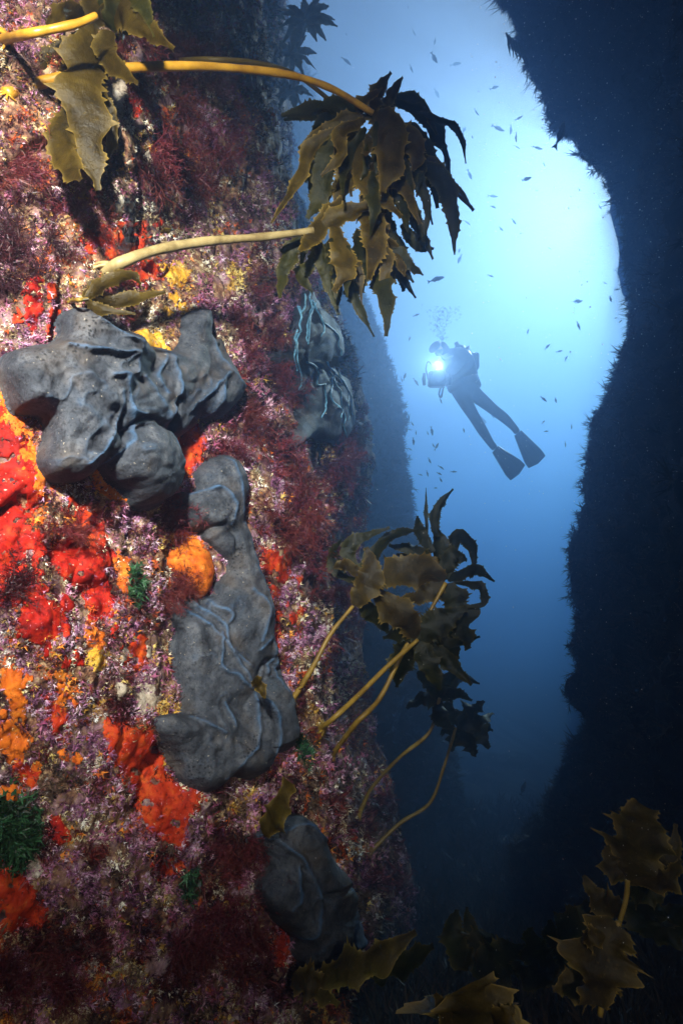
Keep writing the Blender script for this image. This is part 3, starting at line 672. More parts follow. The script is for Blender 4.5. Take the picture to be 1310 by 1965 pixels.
for a, k in enumerate(keys):
    s = good & (kind == a); size, B, wd, spr = PARAM[k]
    sc = size*(0.6+0.8*RNG.random(s.sum()))*np.clip(HP[s][:, 1], 0.8, 2.8)
    tn = np.clip(.5+1.1*fbm(p3[s], 0.05, 3, 400+a)+.2*RNG.standard_normal(s.sum()), 0, 1)
    o = tufts(NAMES[k], HP[s], HN[s], sc, B, k, wd, spr, tone_rng=tn)
    tag(o, LAB[k], 'turf', None, 'stuff')

M['greenbit'] = tone_mat('green_algae', [(0.0, (0.004, 0.012, 0.004)), (.6, (.015, .06, .022)), (1., (.04, .12, .05))], .5)
gp = []; gn = []
for cx, cy, rx, ry, n in ((22, 1600, 34, 55, 420), (365, 1695, 12, 22, 90), (580, 1440, 14, 25, 70), (258, 1125, 10, 30, 70)):
    for _ in range(n):
        p, q = hit(random.gauss(cx, rx*.5), random.gauss(cy, ry*.5))
        if p is not None: gp.append(tuple(p+q*.003)); gn.append(tuple(q))
tag(tufts('green_algae', np.array(gp), np.array(gn), np.full(len(gp), .014), 5, 'greenbit', .22, 1.2), 'dark green algae patches on the near wall', 'algae', None, 'stuff')

# feathery red seaweeds big enough to tell apart
def feather_mesh(seed, n_main=7, bushy=1.0):
    r = random.Random(seed); V = []; Fc = []; tone = []
    def ribbon(p, d, L, w, depth, tn):
        d = d.normalized(); sd = d.cross(Vector((r.gauss(0, 1), r.gauss(0, 1), r.gauss(0, 1)))).normalized()
        b = len(V); q = p.copy(); segs = 4; cur = d.copy(); pos = []
        for i in range(segs+1):
            ww = w*(1-0.75*i/segs); V.extend([q-sd*ww, q+sd*ww]); tone.extend([tn+0.25*i/segs]*2); pos.append((q.copy(), cur.copy()))
            cur = (cur + Vector((r.gauss(0, .16), r.gauss(0, .16), r.gauss(0, .16)))).normalized(); q = q + cur*(L/segs)
        for i in range(segs): Fc.append((b+2*i, b+2*i+1, b+2*i+3, b+2*i+2))
        if depth:
            for i in range(1, segs+1):
                for s in (-1, 1):
                    for _ in range(1 if r.random() < .75 else 2):
                        pp, cc = pos[i]; ax = cc.cross(sd).normalized()
                        dd = (cc*0.8 + sd*s*r.uniform(.5, 1.0) + ax*r.gauss(0, .4))
                        ribbon(pp, dd, L*r.uniform(.32, .5), w*.6, depth-1, tn+.1)
    for k in range(n_main):
        th = r.uniform(0, 6.283); rd = r.uniform(.15, .85)*bushy
        ribbon(Vector((0, 0, -.05)), Vector((math.cos(th)*rd, math.sin(th)*rd, 1)), r.uniform(.65, 1.0), .020, 2, r.uniform(.1, .5))
    return mesh_np('red_seaweed', np.array([tuple(v) for v in V]), [np.array(Fc)], True, {'tone': np.clip(tone, 0, 1)})
M['feather'] = tone_mat('feather_red', [(0.0, (0.022, 0.004, 0.005)), (0.4, (0.078, 0.012, 0.012)), (0.8, (0.17, 0.030, 0.020)), (1.0, (0.27, 0.065, 0.04))], 0.5, 0.4, 0.3)
M['feather_black'] = tone_mat('feather_blackish', [(0.0, (0.010, 0.003, 0.005)), (0.6, (0.035, 0.006, 0.010)), (1.0, (0.09, 0.014, 0.014))], 0.5, 0.4, 0.2)
FE = [feather_mesh(100+i, 6+i % 3) for i in range(7)]
for f in FE: f.materials.append(M['feather'])
M['feather_crimson'] = tone_mat('feather_crimson', [(0.0, (0.03, 0.004, 0.007)), (0.4, (0.10, 0.012, 0.020)), (0.8, (0.20, 0.03, 0.036)), (1.0, (0.32, 0.08, 0.07))], 0.5, 0.4, 0.3)
for f in FE[::3]: f.materials[0] = M['feather_crimson']
FB = [feather_mesh(200+i, 9, 1.2) for i in range(2)]
for f in FB: f.materials.append(M['feather_black'])
FZ = [((360, 240, 100, 150), 22, .052, 'wine red feathery seaweed in the broad patch under the golden stipe', 'feathery seaweeds under the golden stipe'),
      ((330, 75, 80, 60), 6, .05, 'wine red feathery seaweed above the golden stipe beside the upper left kelp', 'feathery seaweeds above the golden stipe'),
      ((490, 620, 40, 90), 8, .05, 'dark red feathery seaweed along the wall corner right of the largest grey sponge', 'feathery seaweeds along the wall corner'),
      ((335, 990, 30, 45), 7, .042, 'rusty red feathery seaweed hanging left of the top of the long grey sponge', 'feathery seaweeds left of the long grey sponge'),
      ((330, 1135, 25, 35), 6, .036, 'rusty red feathery seaweed just below the orange ball sponge', 'feathery seaweeds below the ball sponge'),
      ((455, 820, 30, 60), 6, .048, 'dark red feathery seaweed in the gap right of the largest grey sponge', 'feathery seaweeds right of the largest grey sponge'),
      ((560, 950, 70, 90), 12, .06, 'dark red feathery seaweed right of the top of the long grey sponge', 'feathery seaweeds right of the long grey sponge'),
      ((620, 1110, 40, 90), 8, .075, 'dim red feathery seaweed on the shaded corner beside the middle kelps', 'feathery seaweeds beside the middle kelps'),
      ((465, 1650, 50, 70), 9, .055, 'deep red feathery seaweed overhanging the lowest grey sponge', 'feathery seaweeds by the lowest grey sponge'),
      ((420, 1800, 110, 60), 12, .055, 'deep red feathery seaweed near the foot of the wall', 'feathery seaweeds at the foot of the wall'),
      ((20, 310, 30, 60), 4, .045, 'brick red feathery seaweed at the left edge below the upper left kelp', 'feathery seaweeds at the upper left edge'),
      ((165, 420, 35, 45), 4, .04, 'brick red feathery seaweed left of the bright orange crust', 'feathery seaweeds near the orange crust'),
      ((130, 1000, 25, 25), 3, .035, 'dark red feathery tuft between red crusts', 'feathery tufts between red crusts'),
      ((540, 740, 25, 60), 5, .06, 'dark red feathery seaweed left of the blue netted sponge', 'feathery seaweeds left of the netted sponge'),
      ((655, 890, 25, 60), 5, .09, 'shadowy feathery seaweed below the blue netted sponge', 'feathery seaweeds below the netted sponge'),
      ((60, 1850, 100, 60), 7, .045, 'dim maroon feathery seaweed in the bottom left corner', 'feathery seaweeds in the bottom left corner')]
idx = 0
def place_feather(meshes, px, py, size, label, group):
    global idx
    p, n = hit(px, py)
    if p is None: return
    o = bpy.data.objects.new('red_seaweed', meshes[idx % len(meshes)]); COL.objects.link(o); idx += 1
    d = (n*1.0 + Vector((random.gauss(0, .3), random.gauss(0, .3), random.gauss(0, .3)-.15))).normalized()
    q = d.to_track_quat('Z', 'Y') @ Quaternion((0, 0, 1), random.uniform(0, 6.28))
    o.rotation_mode = 'QUATERNION'; o.rotation_quaternion = q; o.location = p
    s = size*random.uniform(.9, 1.6); o.scale = (s, s, s); tag(o, label, 'seaweed', group)
for (x, y, rx, ry), n, size, lab, grp in FZ:
    for _ in range(n):
        a = random.uniform(0, 6.283); q = math.sqrt(random.random())
        place_feather(FE, x+rx*q*math.cos(a), y+ry*q*math.sin(a), size, lab, grp)
for x, y, s in ((40, 480, .055), (70, 530, .05), (15, 550, .045), (95, 465, .04), (25, 510, .05)):
    place_feather(FB, x, y, s, 'almost black bushy seaweed at the left edge above the largest grey sponge', 'black bushy seaweeds')
for x, y, s in ((35, 1110, .045), (15, 1140, .04)):
    place_feather(FB, x, y, s, 'almost black bushy seaweed growing over the wide red crust', 'black bushy seaweeds on the red crust')

# ------------------------------------------------------------------ kelp
def blade_mesh(pts, width, roll=0.0, teeth=0.22, cup=0.22, ripple=0.20, twist=0.0, seed=0, n=64, tip=0.12, base=0.35, lobed=0.0):
    """a serrated, cupped, rippled kelp blade along pts; width in metres"""
    r = np.random.default_rng(seed); C = catmull(pts, n); T = np.gradient(C, axis=0); T /= np.linalg.norm(T, axis=1, keepdims=True)
    s = np.linspace(0, 1, n)
    w = width*0.5*np.minimum(1, base + (1-base)*np.clip(s/0.28, 0, 1)**0.8)*np.clip((1-s)/0.45, tip, 1)**0.75
    w *= 1+0.30*fbm(np.column_stack([s*6, np.full(n, seed*3.1), s*0]), 1, 2, seed)
    cross = np.array([-1, -.95, -.6, -.3, 0, .3, .6, .95, 1]); nc = len(cross); V = np.zeros((n, nc, 3)); E = np.zeros((n, nc))
    ph = r.uniform(0, 6.28, 4); toothL = (r.random(n) < .38)*r.uniform(.1, 1.5, n)**1.5; toothR = (r.random(n) < .38)*r.uniform(.1, 1.5, n)**1.5
    q0 = np.column_stack([s*9, np.full(n, seed*1.7), s*0])
    lobL = (lobed+.10)*np.clip(np.sin(s*19+ph[2]+2*vnoise(q0*.4, seed)), -.7, 1)*(s > .1)+  .28*vnoise(q0, seed+3); lobR = (lobed+.10)*np.clip(np.sin(s*21+ph[3]+2*vnoise(q0*.4, seed+1)), -.7, 1)*(s > .1)+  .28*vnoise(q0, seed+4)
    cupv = cup*(1+0.6*r.standard_normal())
    for i in range(n):
        view = -C[i]/(np.linalg.norm(C[i])+1e-9)
        side = np.cross(T[i], view); nn = np.linalg.norm(side); side = side/nn if nn > .05 else np.cross(T[i], [0, 0, 1.])
        side /= np.linalg.norm(side)+1e-9; nor = np.cross(side, T[i])
        th = roll + twist*(s[i]-.3); sd = side*math.cos(th)+nor*math.sin(th); nr = nor*math.cos(th)-side*math.sin(th)
        for k, c in enumerate(cross):
            ww = w[i]*(1+(lobL[i] if c < 0 else lobR[i])*abs(c))
            if abs(c) == 1: ww = ww*(1+teeth*(toothL[i] if c < 0 else toothR[i]))
            hgt = -cupv*w[i]*c*c + ripple*w[i]*abs(c)**1.5*math.sin(s[i]*(17 if c < 0 else 20)+ph[0 if c < 0 else 1])
            V[i, k] = C[i]+sd*c*ww+nr*hgt; E[i, k] = 1.0 if abs(c) == 1 else (0.25 if abs(c) > .9 else 0.0)
    V += 0.05*width*np.stack([fbm(V.reshape(-1, 3), 22, 2, seed+q).reshape(n, nc) for q in (1, 2, 3)], 2)
    return mesh_np('blade', V.reshape(-1, 3), [grid_faces(n, nc)], True, {'edge': E.ravel()})

bseed = [0]
def blade(parent, pp, wpx, Y, mat='kelp', dy=None, **kw):
    """pp: photograph points; Y: distance at the root, dy: change of distance to the tip"""
    bseed[0] += 1; r = random.Random(bseed[0]*7)
    dy = r.uniform(-.08, .08) if dy is None else dy
    n = len(pp); mid = r.uniform(-.03, .03)
    pts = [at(x, y, Y+dy*(i/(n-1))+mid*math.sin(math.pi*i/(n-1))) for i, (x, y) in enumerate(pp)]
    wm = wpx/F*Y*0.78
    kw.setdefault('roll', r.uniform(-.45, .45)); kw.setdefault('twist', r.uniform(-.7, .7)); kw.setdefault('seed', bseed[0])
    pts = [p - parent.location for p in pts]
    # build in world space so that the blade faces are laid out, then shift to the plant's base
    me = blade_mesh([p + parent.location for p in pts], wm, **kw)
    co = np.zeros(len(me.vertices)*3, np.float32); me.vertices.foreach_get('co', co)
    co = co.reshape(-1, 3)-np.array(parent.location, np.float32); me.vertices.foreach_set('co', co.ravel()); me.update()
    return obj('blade', me, M[mat], parent)

def stipe(parent, world_pts, r0, r1, mat, name='stipe', wob=0.22, n=50):
    pts = [Vector(p)-parent.location for p in world_pts]
    return obj(name, tube_mesh(name, pts, r0, r1, n, 10, wob, len(name)), M[mat], parent)

def holdfast(parent, p, n, size, mat, toward, k=7):
    """claw of little root fingers gripping the rock"""
    r = random.Random(int(abs(p.x)*1e5)); VV = []; FF = [[], []]; off = 0
    t = (Vector(toward)-p).normalized()
    for i in range(k):
        a = n.orthogonal().normalized(); a.rotate(Quaternion(n, i*6.283/k + r.uniform(-.3, .3)))
        st = p+t*size*.9+n*size*.15; mid = p+a*size*.55+n*size*.35; en = p+a*size*r.uniform(.8, 1.3)-n*size*.25
        me = tube_mesh('h', [st-parent.location, mid-parent.location, en-parent.location], size*.16, size*.07, 10, 6)
        co = np.zeros(len(me.vertices)*3, np.float32); me.vertices.foreach_get('co', co); VV.append(co.reshape(-1, 3))
        for f in me.polygons: FF[0 if len(f.vertices) == 4 else 1].append([v+off for v in f.vertices])
        off += len(me.vertices); bpy.data.meshes.remove(me)
    return obj('holdfast', mesh_np('holdfast', np.concatenate(VV), [np.array(FF[0]), np.array(FF[1])]), M[mat], parent)

KG = 'kelps growing from the near wall'
def kelp(label, root_px, path, r0, r1, smat, group=KG, hold=0.02, bvh=None):
    """path: (px, py, Y) after the root"""
    p, n = hit(root_px[0], root_px[1], bvh)
    if p is None: p = at(root_px[0], root_px[1], 0.9); n = Vector((0.7, -.7, 0))
    o = empty('kelp', p, label, 'kelp', group)
    pts = [p]+[at(*q) for q in path]
    stipe(o, pts, r0, r1, smat)
    if hold: holdfast(o, p, n, hold, smat, pts[1])
    return o

# 1 the big hanging kelp at the end of the golden stipe
k1 = kelp('large kelp with ragged brown blades hanging in open water from a long golden stipe', (12, 182), [(60, 165, .80), (130, 146, .80), (230, 132, .82), (340, 127, .87), (450, 131, .93), (560, 145, .99), (640, 172, 1.04), (715, 217, 1.08)], .0085, .0062, 'stipe_gold', hold=.013)
Y1 = 1.09
for pp, w, m, kw in [
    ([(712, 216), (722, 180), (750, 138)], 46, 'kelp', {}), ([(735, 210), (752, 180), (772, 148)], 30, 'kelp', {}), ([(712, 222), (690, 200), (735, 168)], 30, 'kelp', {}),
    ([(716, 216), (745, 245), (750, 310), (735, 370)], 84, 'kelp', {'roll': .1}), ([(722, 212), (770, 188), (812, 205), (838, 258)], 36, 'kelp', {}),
    ([(760, 196), (815, 225), (850, 285), (866, 350)], 40, 'kelp_half_shade', {'dy': .08}), ([(800, 215), (846, 232), (872, 245), (886, 270), (893, 314)], 20, 'kelp_half_shade', {'base': .15}),
    ([(745, 265), (790, 300), (850, 335), (908, 404)], 44, 'kelp', {'roll': -.2}), ([(780, 300), (846, 345), (868, 410), (872, 490)], 48, 'kelp_half_shade', {'tip': .03, 'dy': .05}),
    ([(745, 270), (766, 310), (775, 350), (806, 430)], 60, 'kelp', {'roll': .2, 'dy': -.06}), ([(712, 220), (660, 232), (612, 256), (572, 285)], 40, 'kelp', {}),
    ([(700, 225), (640, 205), (590, 212), (540, 222)], 46, 'kelp_half_shade', {'dy': .08}), ([(700, 228), (652, 255), (655, 297), (617, 338)], 38, 'kelp', {'dy': -.05}),
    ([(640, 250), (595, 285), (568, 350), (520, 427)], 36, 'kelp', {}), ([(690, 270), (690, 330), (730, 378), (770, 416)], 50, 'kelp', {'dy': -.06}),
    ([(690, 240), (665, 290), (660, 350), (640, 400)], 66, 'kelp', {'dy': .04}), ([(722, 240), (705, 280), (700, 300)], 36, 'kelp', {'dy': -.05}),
    ([(660, 260), (625, 310), (612, 380), (590, 420)], 56, 'kelp_half_shade', {'dy': .08}), ([(770, 240), (810, 280), (830, 340), (838, 400)], 60, 'kelp_half_shade', {'dy': .10}),
    ([(760, 330), (785, 400), (810, 452), (830, 498)], 34, 'kelp_half_shade', {'dy': .06}), ([(700, 300), (716, 350), (735, 420), (730, 470)], 76, 'kelp_half_shade', {'dy': .09}),
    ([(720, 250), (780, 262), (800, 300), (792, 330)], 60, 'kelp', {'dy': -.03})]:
    blade(k1, pp, w, Y1, m, **kw)

# 2 the second plant, pale stipe, its blades under the first
k2 = kelp('kelp with a thick pale cream stipe and blades drooping below the large golden kelp', (203, 521), [(235, 503, .89), (300, 480, .93), (400, 463, 1.0), (500, 455, 1.06), (600, 443, 1.10)], .0098, .0075, 'stipe_pale', hold=.024)
Y2 = 1.12
for pp, w, m, kw in [
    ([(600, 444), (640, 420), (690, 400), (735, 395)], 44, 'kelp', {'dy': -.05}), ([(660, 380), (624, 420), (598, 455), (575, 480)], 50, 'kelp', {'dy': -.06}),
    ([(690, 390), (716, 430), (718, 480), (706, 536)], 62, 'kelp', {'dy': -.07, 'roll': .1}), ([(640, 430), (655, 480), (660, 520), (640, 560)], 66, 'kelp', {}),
    ([(590, 450), (560, 480), (543, 526), (537, 572)], 44, 'kelp_half_shade', {}), ([(610, 460), (618, 500), (632, 545), (650, 605)], 42, 'kelp_half_shade', {'dy': .06}),
    ([(720, 420), (752, 450), (770, 510), (775, 560)], 50, 'kelp_half_shade', {'dy': .08}), ([(730, 470), (766, 486), (791, 513), (812, 528)], 26, 'kelp_half_shade', {}),
    ([(728, 480), (750, 505), (774, 535), (797, 572)], 30, 'kelp_half_shade', {}), ([(715, 490), (732, 540), (742, 590), (741, 646)], 44, 'kelp_half_shade', {'roll': .1}),
    ([(665, 500), (674, 557), (692, 598), (718, 646)], 30, 'kelp_half_shade', {}), ([(690, 440), (690, 490), (688, 540), (670, 580)], 60, 'kelp_half_shade', {'dy': .09}),
    ([(770, 430), (800, 470), (832, 478)], 30, 'kelp_half_shade', {'dy': .07}), ([(650, 450), (600, 500), (580, 530), (600, 560)], 44, 'kelp_half_shade', {'dy': .05}),
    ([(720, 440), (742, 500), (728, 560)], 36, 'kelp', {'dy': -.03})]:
    blade(k2, pp, w, Y2, m, **kw)

rr = random.Random(77)
for i in range(36):
    x0, y0 = rr.uniform(670, 790), rr.uniform(230, 330); dx = (x0-720)*rr.uniform(.3, 1.3)+rr.uniform(-30, 30); L = rr.uniform(80, 170)
    blade(k1, [(x0, y0), (x0+dx*.5, y0+L*.3), (x0+dx*.9, y0+L*.65), (x0+dx+rr.uniform(-15, 15), y0+L)], rr.uniform(15, 36), Y1+rr.uniform(-.02, .09), 'kelp' if rr.random() < .5 else 'kelp_half_shade', dy=rr.uniform(-.06, .1))
for i in range(14):
    x0, y0 = rr.uniform(590, 750), rr.uniform(430, 490); dx = (x0-670)*rr.uniform(.2, .9); L = rr.uniform(60, 120)
    blade(k2, [(x0, y0), (x0+dx*.5, y0+L*.35), (x0+dx, y0+L)], rr.uniform(18, 36), Y2+rr.uniform(-.02, .09), 'kelp' if rr.random() < .35 else 'kelp_half_shade', dy=rr.uniform(-.06, .1))
# 3 thinner stipe behind the golden one
k3 = kelp('kelp on a thin dull stipe running just behind the golden stipe', (330, 118), [(400, 114, 1.12), (500, 122, 1.16), (570, 145, 1.2), (640, 198, 1.25)], .006, .005, 'stipe_dark', hold=.018)
for pp, w in [([(640, 198), (610, 215), (575, 220), (545, 232)], 36), ([(640, 200), (615, 250), (600, 300), (585, 350)], 46), ([(645, 200), (665, 250), (660, 310)], 50), ([(640, 205), (620, 290), (610, 360), (605, 410)], 50)]:
    blade(k3, pp, w, 1.26, 'kelp_half_shade', dy=.04)

# 4 upper left kelp
k4 = kelp('broad bladed brown kelp at the upper left draped over the golden stipe', (6, 76), [(50, 66, .70), (100, 56, .70), (150, 45, .71), (185, 30, .72)], .0065, .005, 'stipe_gold', hold=.02)
Y4 = .80
for pp, w, m, kw in [
    ([(200, -20), (180, 20), (165, 75), (125, 122)], 54, 'kelp_light_shade', {'roll': .2}), ([(190, 25), (230, 15), (275, 50), (332, 94)], 56, 'kelp_light_shade', {}),
    ([(200, 40), (240, 40), (285, 70)], 70, 'kelp_half_shade', {'dy': .04}), ([(215, 60), (200, 90), (222, 125), (265, 160)], 50, 'kelp_light_shade', {'dy': -.04}),
    ([(180, 60), (160, 120), (165, 240), (188, 366)], 92, 'kelp_light_shade', {'roll': .15, 'lobed': .15, 'dy': .02}), ([(165, 90), (130, 160), (98, 225), (76, 305)], 60, 'kelp_light_shade', {}),
    ([(175, 140), (195, 190), (214, 250), (204, 322)], 40, 'kelp_light_shade', {}), ([(160, 60), (125, 95), (80, 125), (38, 158)], 36, 'kelp_light_shade', {}),
    ([(170, 35), (125, 25), (88, 46)], 36, 'kelp_light_shade', {}), ([(140, 200), (115, 270), (135, 325), (155, 345)], 56, 'kelp_light_shade', {}),
    ([(180, 30), (150, 60), (120, 100), (110, 150)], 60, 'kelp_half_shade', {'dy': .04}), ([(190, 10), (225, -15), (270, 5), (300, 70)], 44, 'kelp_half_shade', {})]:
    blade(k4, pp, w*1.3, Y4, m, **kw)

# 5 young kelp above the largest grey sponge
k5 = kelp('small young kelp lying on the wall just above the largest grey sponge', (137, 578), [(150, 576, .80), (168, 574, .82)], .003, .003, 'stipe_dark', hold=.008)
for pp, w, kw in [([(165, 575), (225, 577), (318, 560)], 40, {}), ([(165, 574), (200, 545), (250, 528), (270, 545)], 36, {}), ([(165, 577), (190, 592), (260, 602)], 26, {}), ([(165, 574), (180, 550), (200, 530)], 30, {})]:
    blade(k5, pp, w, .84, 'kelp_light_shade', dy=.03, **kw)

# 6 the middle kelps over the canyon
k6 = kelp('kelp leaning up from the right edge of the long grey sponge', (555, 1352), [(599, 1282, 1.42), (634, 1217, 1.44), (677, 1163, 1.46)], .0062, .0048, 'stipe_olive')
for pp, w, m, kw in [([(680, 1163), (700, 1125), (714, 1091), (702, 1050)], 62, 'kelp_light_shade', {}), ([(690, 1120), (650, 1100), (640, 1060), (660, 1030)], 26, 'kelp_shade', {}),
    ([(690, 1100), (668, 1060), (690, 1035), (748, 1012)], 34, 'kelp_shade', {}), ([(700, 1110), (665, 1085), (640, 1090)], 30, 'kelp_light_shade', {}), ([(690, 1140), (720, 1060), (760, 1025), (800, 1018)], 34, 'kelp_shade', {}),
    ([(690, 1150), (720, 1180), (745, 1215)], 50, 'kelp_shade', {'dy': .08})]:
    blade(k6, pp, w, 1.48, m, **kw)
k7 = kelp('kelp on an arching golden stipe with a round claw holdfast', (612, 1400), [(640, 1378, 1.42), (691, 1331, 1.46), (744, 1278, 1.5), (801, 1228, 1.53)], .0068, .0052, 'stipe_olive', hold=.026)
for pp, w, m, kw in [([(801, 1228), (843, 1194), (895, 1167)], 62, 'kelp_shade', {}), ([(805, 1226), (863, 1236), (920, 1222)], 32, 'kelp_shade', {}), ([(800, 1225), (770, 1180), (720, 1128)], 60, 'kelp_light_shade', {'dy': -.04}),
    ([(790, 1195), (748, 1175), (714, 1137)], 44, 'kelp_light_shade', {'dy': -.05}), ([(800, 1228), (850, 1260), (905, 1314)], 40, 'kelp_shade', {}), ([(800, 1230), (825, 1280), (843, 1325)], 46, 'kelp_shade', {}),
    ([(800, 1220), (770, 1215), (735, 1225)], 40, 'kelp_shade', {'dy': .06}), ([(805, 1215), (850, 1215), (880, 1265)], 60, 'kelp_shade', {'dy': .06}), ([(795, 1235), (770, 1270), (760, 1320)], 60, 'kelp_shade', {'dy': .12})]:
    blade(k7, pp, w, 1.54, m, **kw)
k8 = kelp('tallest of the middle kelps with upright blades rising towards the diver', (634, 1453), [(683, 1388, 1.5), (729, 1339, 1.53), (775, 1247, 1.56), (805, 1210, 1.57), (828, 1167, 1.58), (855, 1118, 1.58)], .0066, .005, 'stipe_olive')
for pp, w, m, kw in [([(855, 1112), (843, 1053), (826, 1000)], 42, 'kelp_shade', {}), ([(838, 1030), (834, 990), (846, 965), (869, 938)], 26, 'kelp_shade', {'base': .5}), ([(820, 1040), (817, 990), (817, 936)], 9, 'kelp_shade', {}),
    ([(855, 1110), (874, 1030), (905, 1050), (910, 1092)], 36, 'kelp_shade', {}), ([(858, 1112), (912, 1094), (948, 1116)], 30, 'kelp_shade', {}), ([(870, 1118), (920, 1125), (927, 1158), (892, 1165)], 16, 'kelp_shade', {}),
    ([(862, 1120), (882, 1186), (899, 1246)], 70, 'kelp_shade', {'lobed': .2}), ([(855, 1112), (800, 1090), (740, 1110), (705, 1130)], 64, 'kelp_light_shade', {'dy': -.06}), ([(850, 1110), (810, 1080), (760, 1065)], 50, 'kelp_light_shade', {}),
    ([(845, 1110), (800, 1060), (745, 1045)], 40, 'kelp_shade', {}), ([(850, 1115), (815, 1140), (770, 1150)], 50, 'kelp_light_shade', {'dy': -.03}), ([(850, 1100), (870, 1070), (895, 1075)], 44, 'kelp_shade', {}), ([(830, 1060), (805, 1020), (800, 990)], 30, 'kelp_shade', {})]:
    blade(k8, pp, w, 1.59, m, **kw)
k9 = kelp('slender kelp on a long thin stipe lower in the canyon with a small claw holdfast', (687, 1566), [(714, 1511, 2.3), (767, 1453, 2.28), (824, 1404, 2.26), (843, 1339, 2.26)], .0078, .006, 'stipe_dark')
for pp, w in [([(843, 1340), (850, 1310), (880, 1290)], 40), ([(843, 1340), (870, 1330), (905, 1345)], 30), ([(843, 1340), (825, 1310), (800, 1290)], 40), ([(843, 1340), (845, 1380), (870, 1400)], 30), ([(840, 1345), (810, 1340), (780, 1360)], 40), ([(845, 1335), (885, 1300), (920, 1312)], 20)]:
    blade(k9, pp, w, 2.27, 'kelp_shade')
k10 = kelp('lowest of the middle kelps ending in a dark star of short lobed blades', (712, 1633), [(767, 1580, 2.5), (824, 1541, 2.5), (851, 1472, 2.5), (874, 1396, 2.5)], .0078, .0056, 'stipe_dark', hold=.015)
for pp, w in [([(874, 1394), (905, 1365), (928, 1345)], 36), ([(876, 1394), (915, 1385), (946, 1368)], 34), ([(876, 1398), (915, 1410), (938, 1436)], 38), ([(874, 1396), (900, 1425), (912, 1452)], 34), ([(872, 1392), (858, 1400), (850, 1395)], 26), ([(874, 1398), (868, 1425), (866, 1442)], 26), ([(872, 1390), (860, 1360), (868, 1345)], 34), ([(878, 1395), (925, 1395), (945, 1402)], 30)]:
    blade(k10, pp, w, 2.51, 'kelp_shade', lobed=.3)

# loose short blades on the wall
o = empty('kelp', at(540, 1590, 1.25), 'short rounded brown kelp blade standing just above the lowest grey sponge', 'kelp'); blade(o, [(505, 1600), (530, 1560), (555, 1500)], 62, 1.22, 'kelp', dy=-.05, teeth=.05, tip=.5, roll=.3)
o = empty('kelp', at(500, 1330, 1.15), 'scrap of brown kelp caught in a fold of the long grey sponge', 'kelp'); blade(o, [(488, 1302), (500, 1318), (508, 1340)], 26, 1.14, 'kelp', dy=0, teeth=.1)
o = empty('kelp', at(330, 447, .98), 'tiny round brown kelp scrap above the pale stipe', 'kelp'); blade(o, [(308, 447), (322, 443), (336, 440)], 16, 1.0, 'kelp', dy=0, teeth=.1)

# far kelps at the top of the dark corner
FK = 'distant kelps on the dark upper wall'
def far_kelp(label, cx, cy, Y, size, n, seed, root, group=FK, mat='kelp_half_shade', spread=(0, 6.283)):
    r = random.Random(seed); o = empty('kelp', at(*root, Y+.1), label, 'kelp', group)
    stipe(o, [at(*root, Y+.1), at((root[0]+cx)/2, (root[1]+cy)/2-8, Y+.04), at(cx, cy, Y)], .008, .006, 'stipe_dark')
    for i in range(n):
        a = spread[0]+(spread[1]-spread[0])*(i+r.random()*.8)/n; L = size*r.uniform(.7, 1.15)
        blade(o, [(cx, cy), (cx+L*.5*math.cos(a), cy+L*.45*math.sin(a)-size*.08), (cx+L*math.cos(a), cy+L*math.sin(a)*.95+size*.12)], size*r.uniform(.28, .42), Y, mat, dy=r.uniform(-.1, .1), n=32)
    return o
far_kelp('shadowy kelp with a dark bushy head, topmost against the light blue water', 585, 40, 2.3, 58, 13, 1, (500, 12))
far_kelp('shadowy kelp tucked under the topmost dark kelp head', 560, 105, 2.4, 46, 10, 2, (505, 90))
far_kelp('dim kelp with fine blades behind the bend of the golden stipe', 560, 175, 2.5, 44, 10, 3, (500, 150))
far_kelp('dim greenish kelp at the top left of the dark kelp heads', 520, 30, 2.6, 40, 8, 4, (470, 10))
o = empty('kelp', at(1020, 60, 4.4), 'small pale frond hanging from the overhanging right wall near the top', 'kelp')
for i in range(6): blade(o, [(970+i*6, 62+i*5), (975+i*6, 80+i*5), (978+i*7, 108+i*3)], 8, 4.75, 'kelp_half_shade', n=24, dy=0)
o2 = empty('kelp', at(650, 690, 2.1), 'single green leaf standing off the blue netted sponge', 'kelp'); blade(o2, [(632, 702), (648, 692), (670, 682)], 22, 2.0, 'kelp_half_shade', dy=0)

# kelps growing from the seabed, lower right
BK = 'brown kelps on the seabed'
def floor_kelp(label, root, Y, blades, mat='kelp', stp=None):
    o = empty('kelp', at(*root, Y), label, 'kelp', BK)
    if stp: stipe(o, [at(x, y, Y) for x, y in stp], .0055, .004, 'stipe_dark', n=24)
    for pp, w, kw in blades:
        m = kw.pop('m', mat); kw.setdefault('teeth', .2); kw.setdefault('lobed', .12); kw.setdefault('roll', 0.0)
        blade(o, pp, w*1.35, Y, m, **kw)
    return o
floor_kelp('tall broad golden brown kelp blade standing upright at the lower right edge', (1184, 1775), 1.25, [
    ([(1203, 1690), (1222, 1640), (1232, 1590), (1240, 1548)], 96, {'tip': .45, 'base': .5}), ([(1204, 1690), (1260, 1680), (1290, 1640), (1296, 1580)], 34, {}), ([(1204, 1690), (1275, 1690), (1305, 1650)], 30, {}),
    ([(1200, 1685), (1172, 1660), (1165, 1622)], 34, {}), ([(1196, 1740), (1150, 1730), (1117, 1680)], 36, {}), ([(1204, 1700), (1240, 1715), (1280, 1712)], 40, {'m': 'kelp_half_shade'})], stp=[(1203, 1688), (1200, 1725), (1186, 1775)])
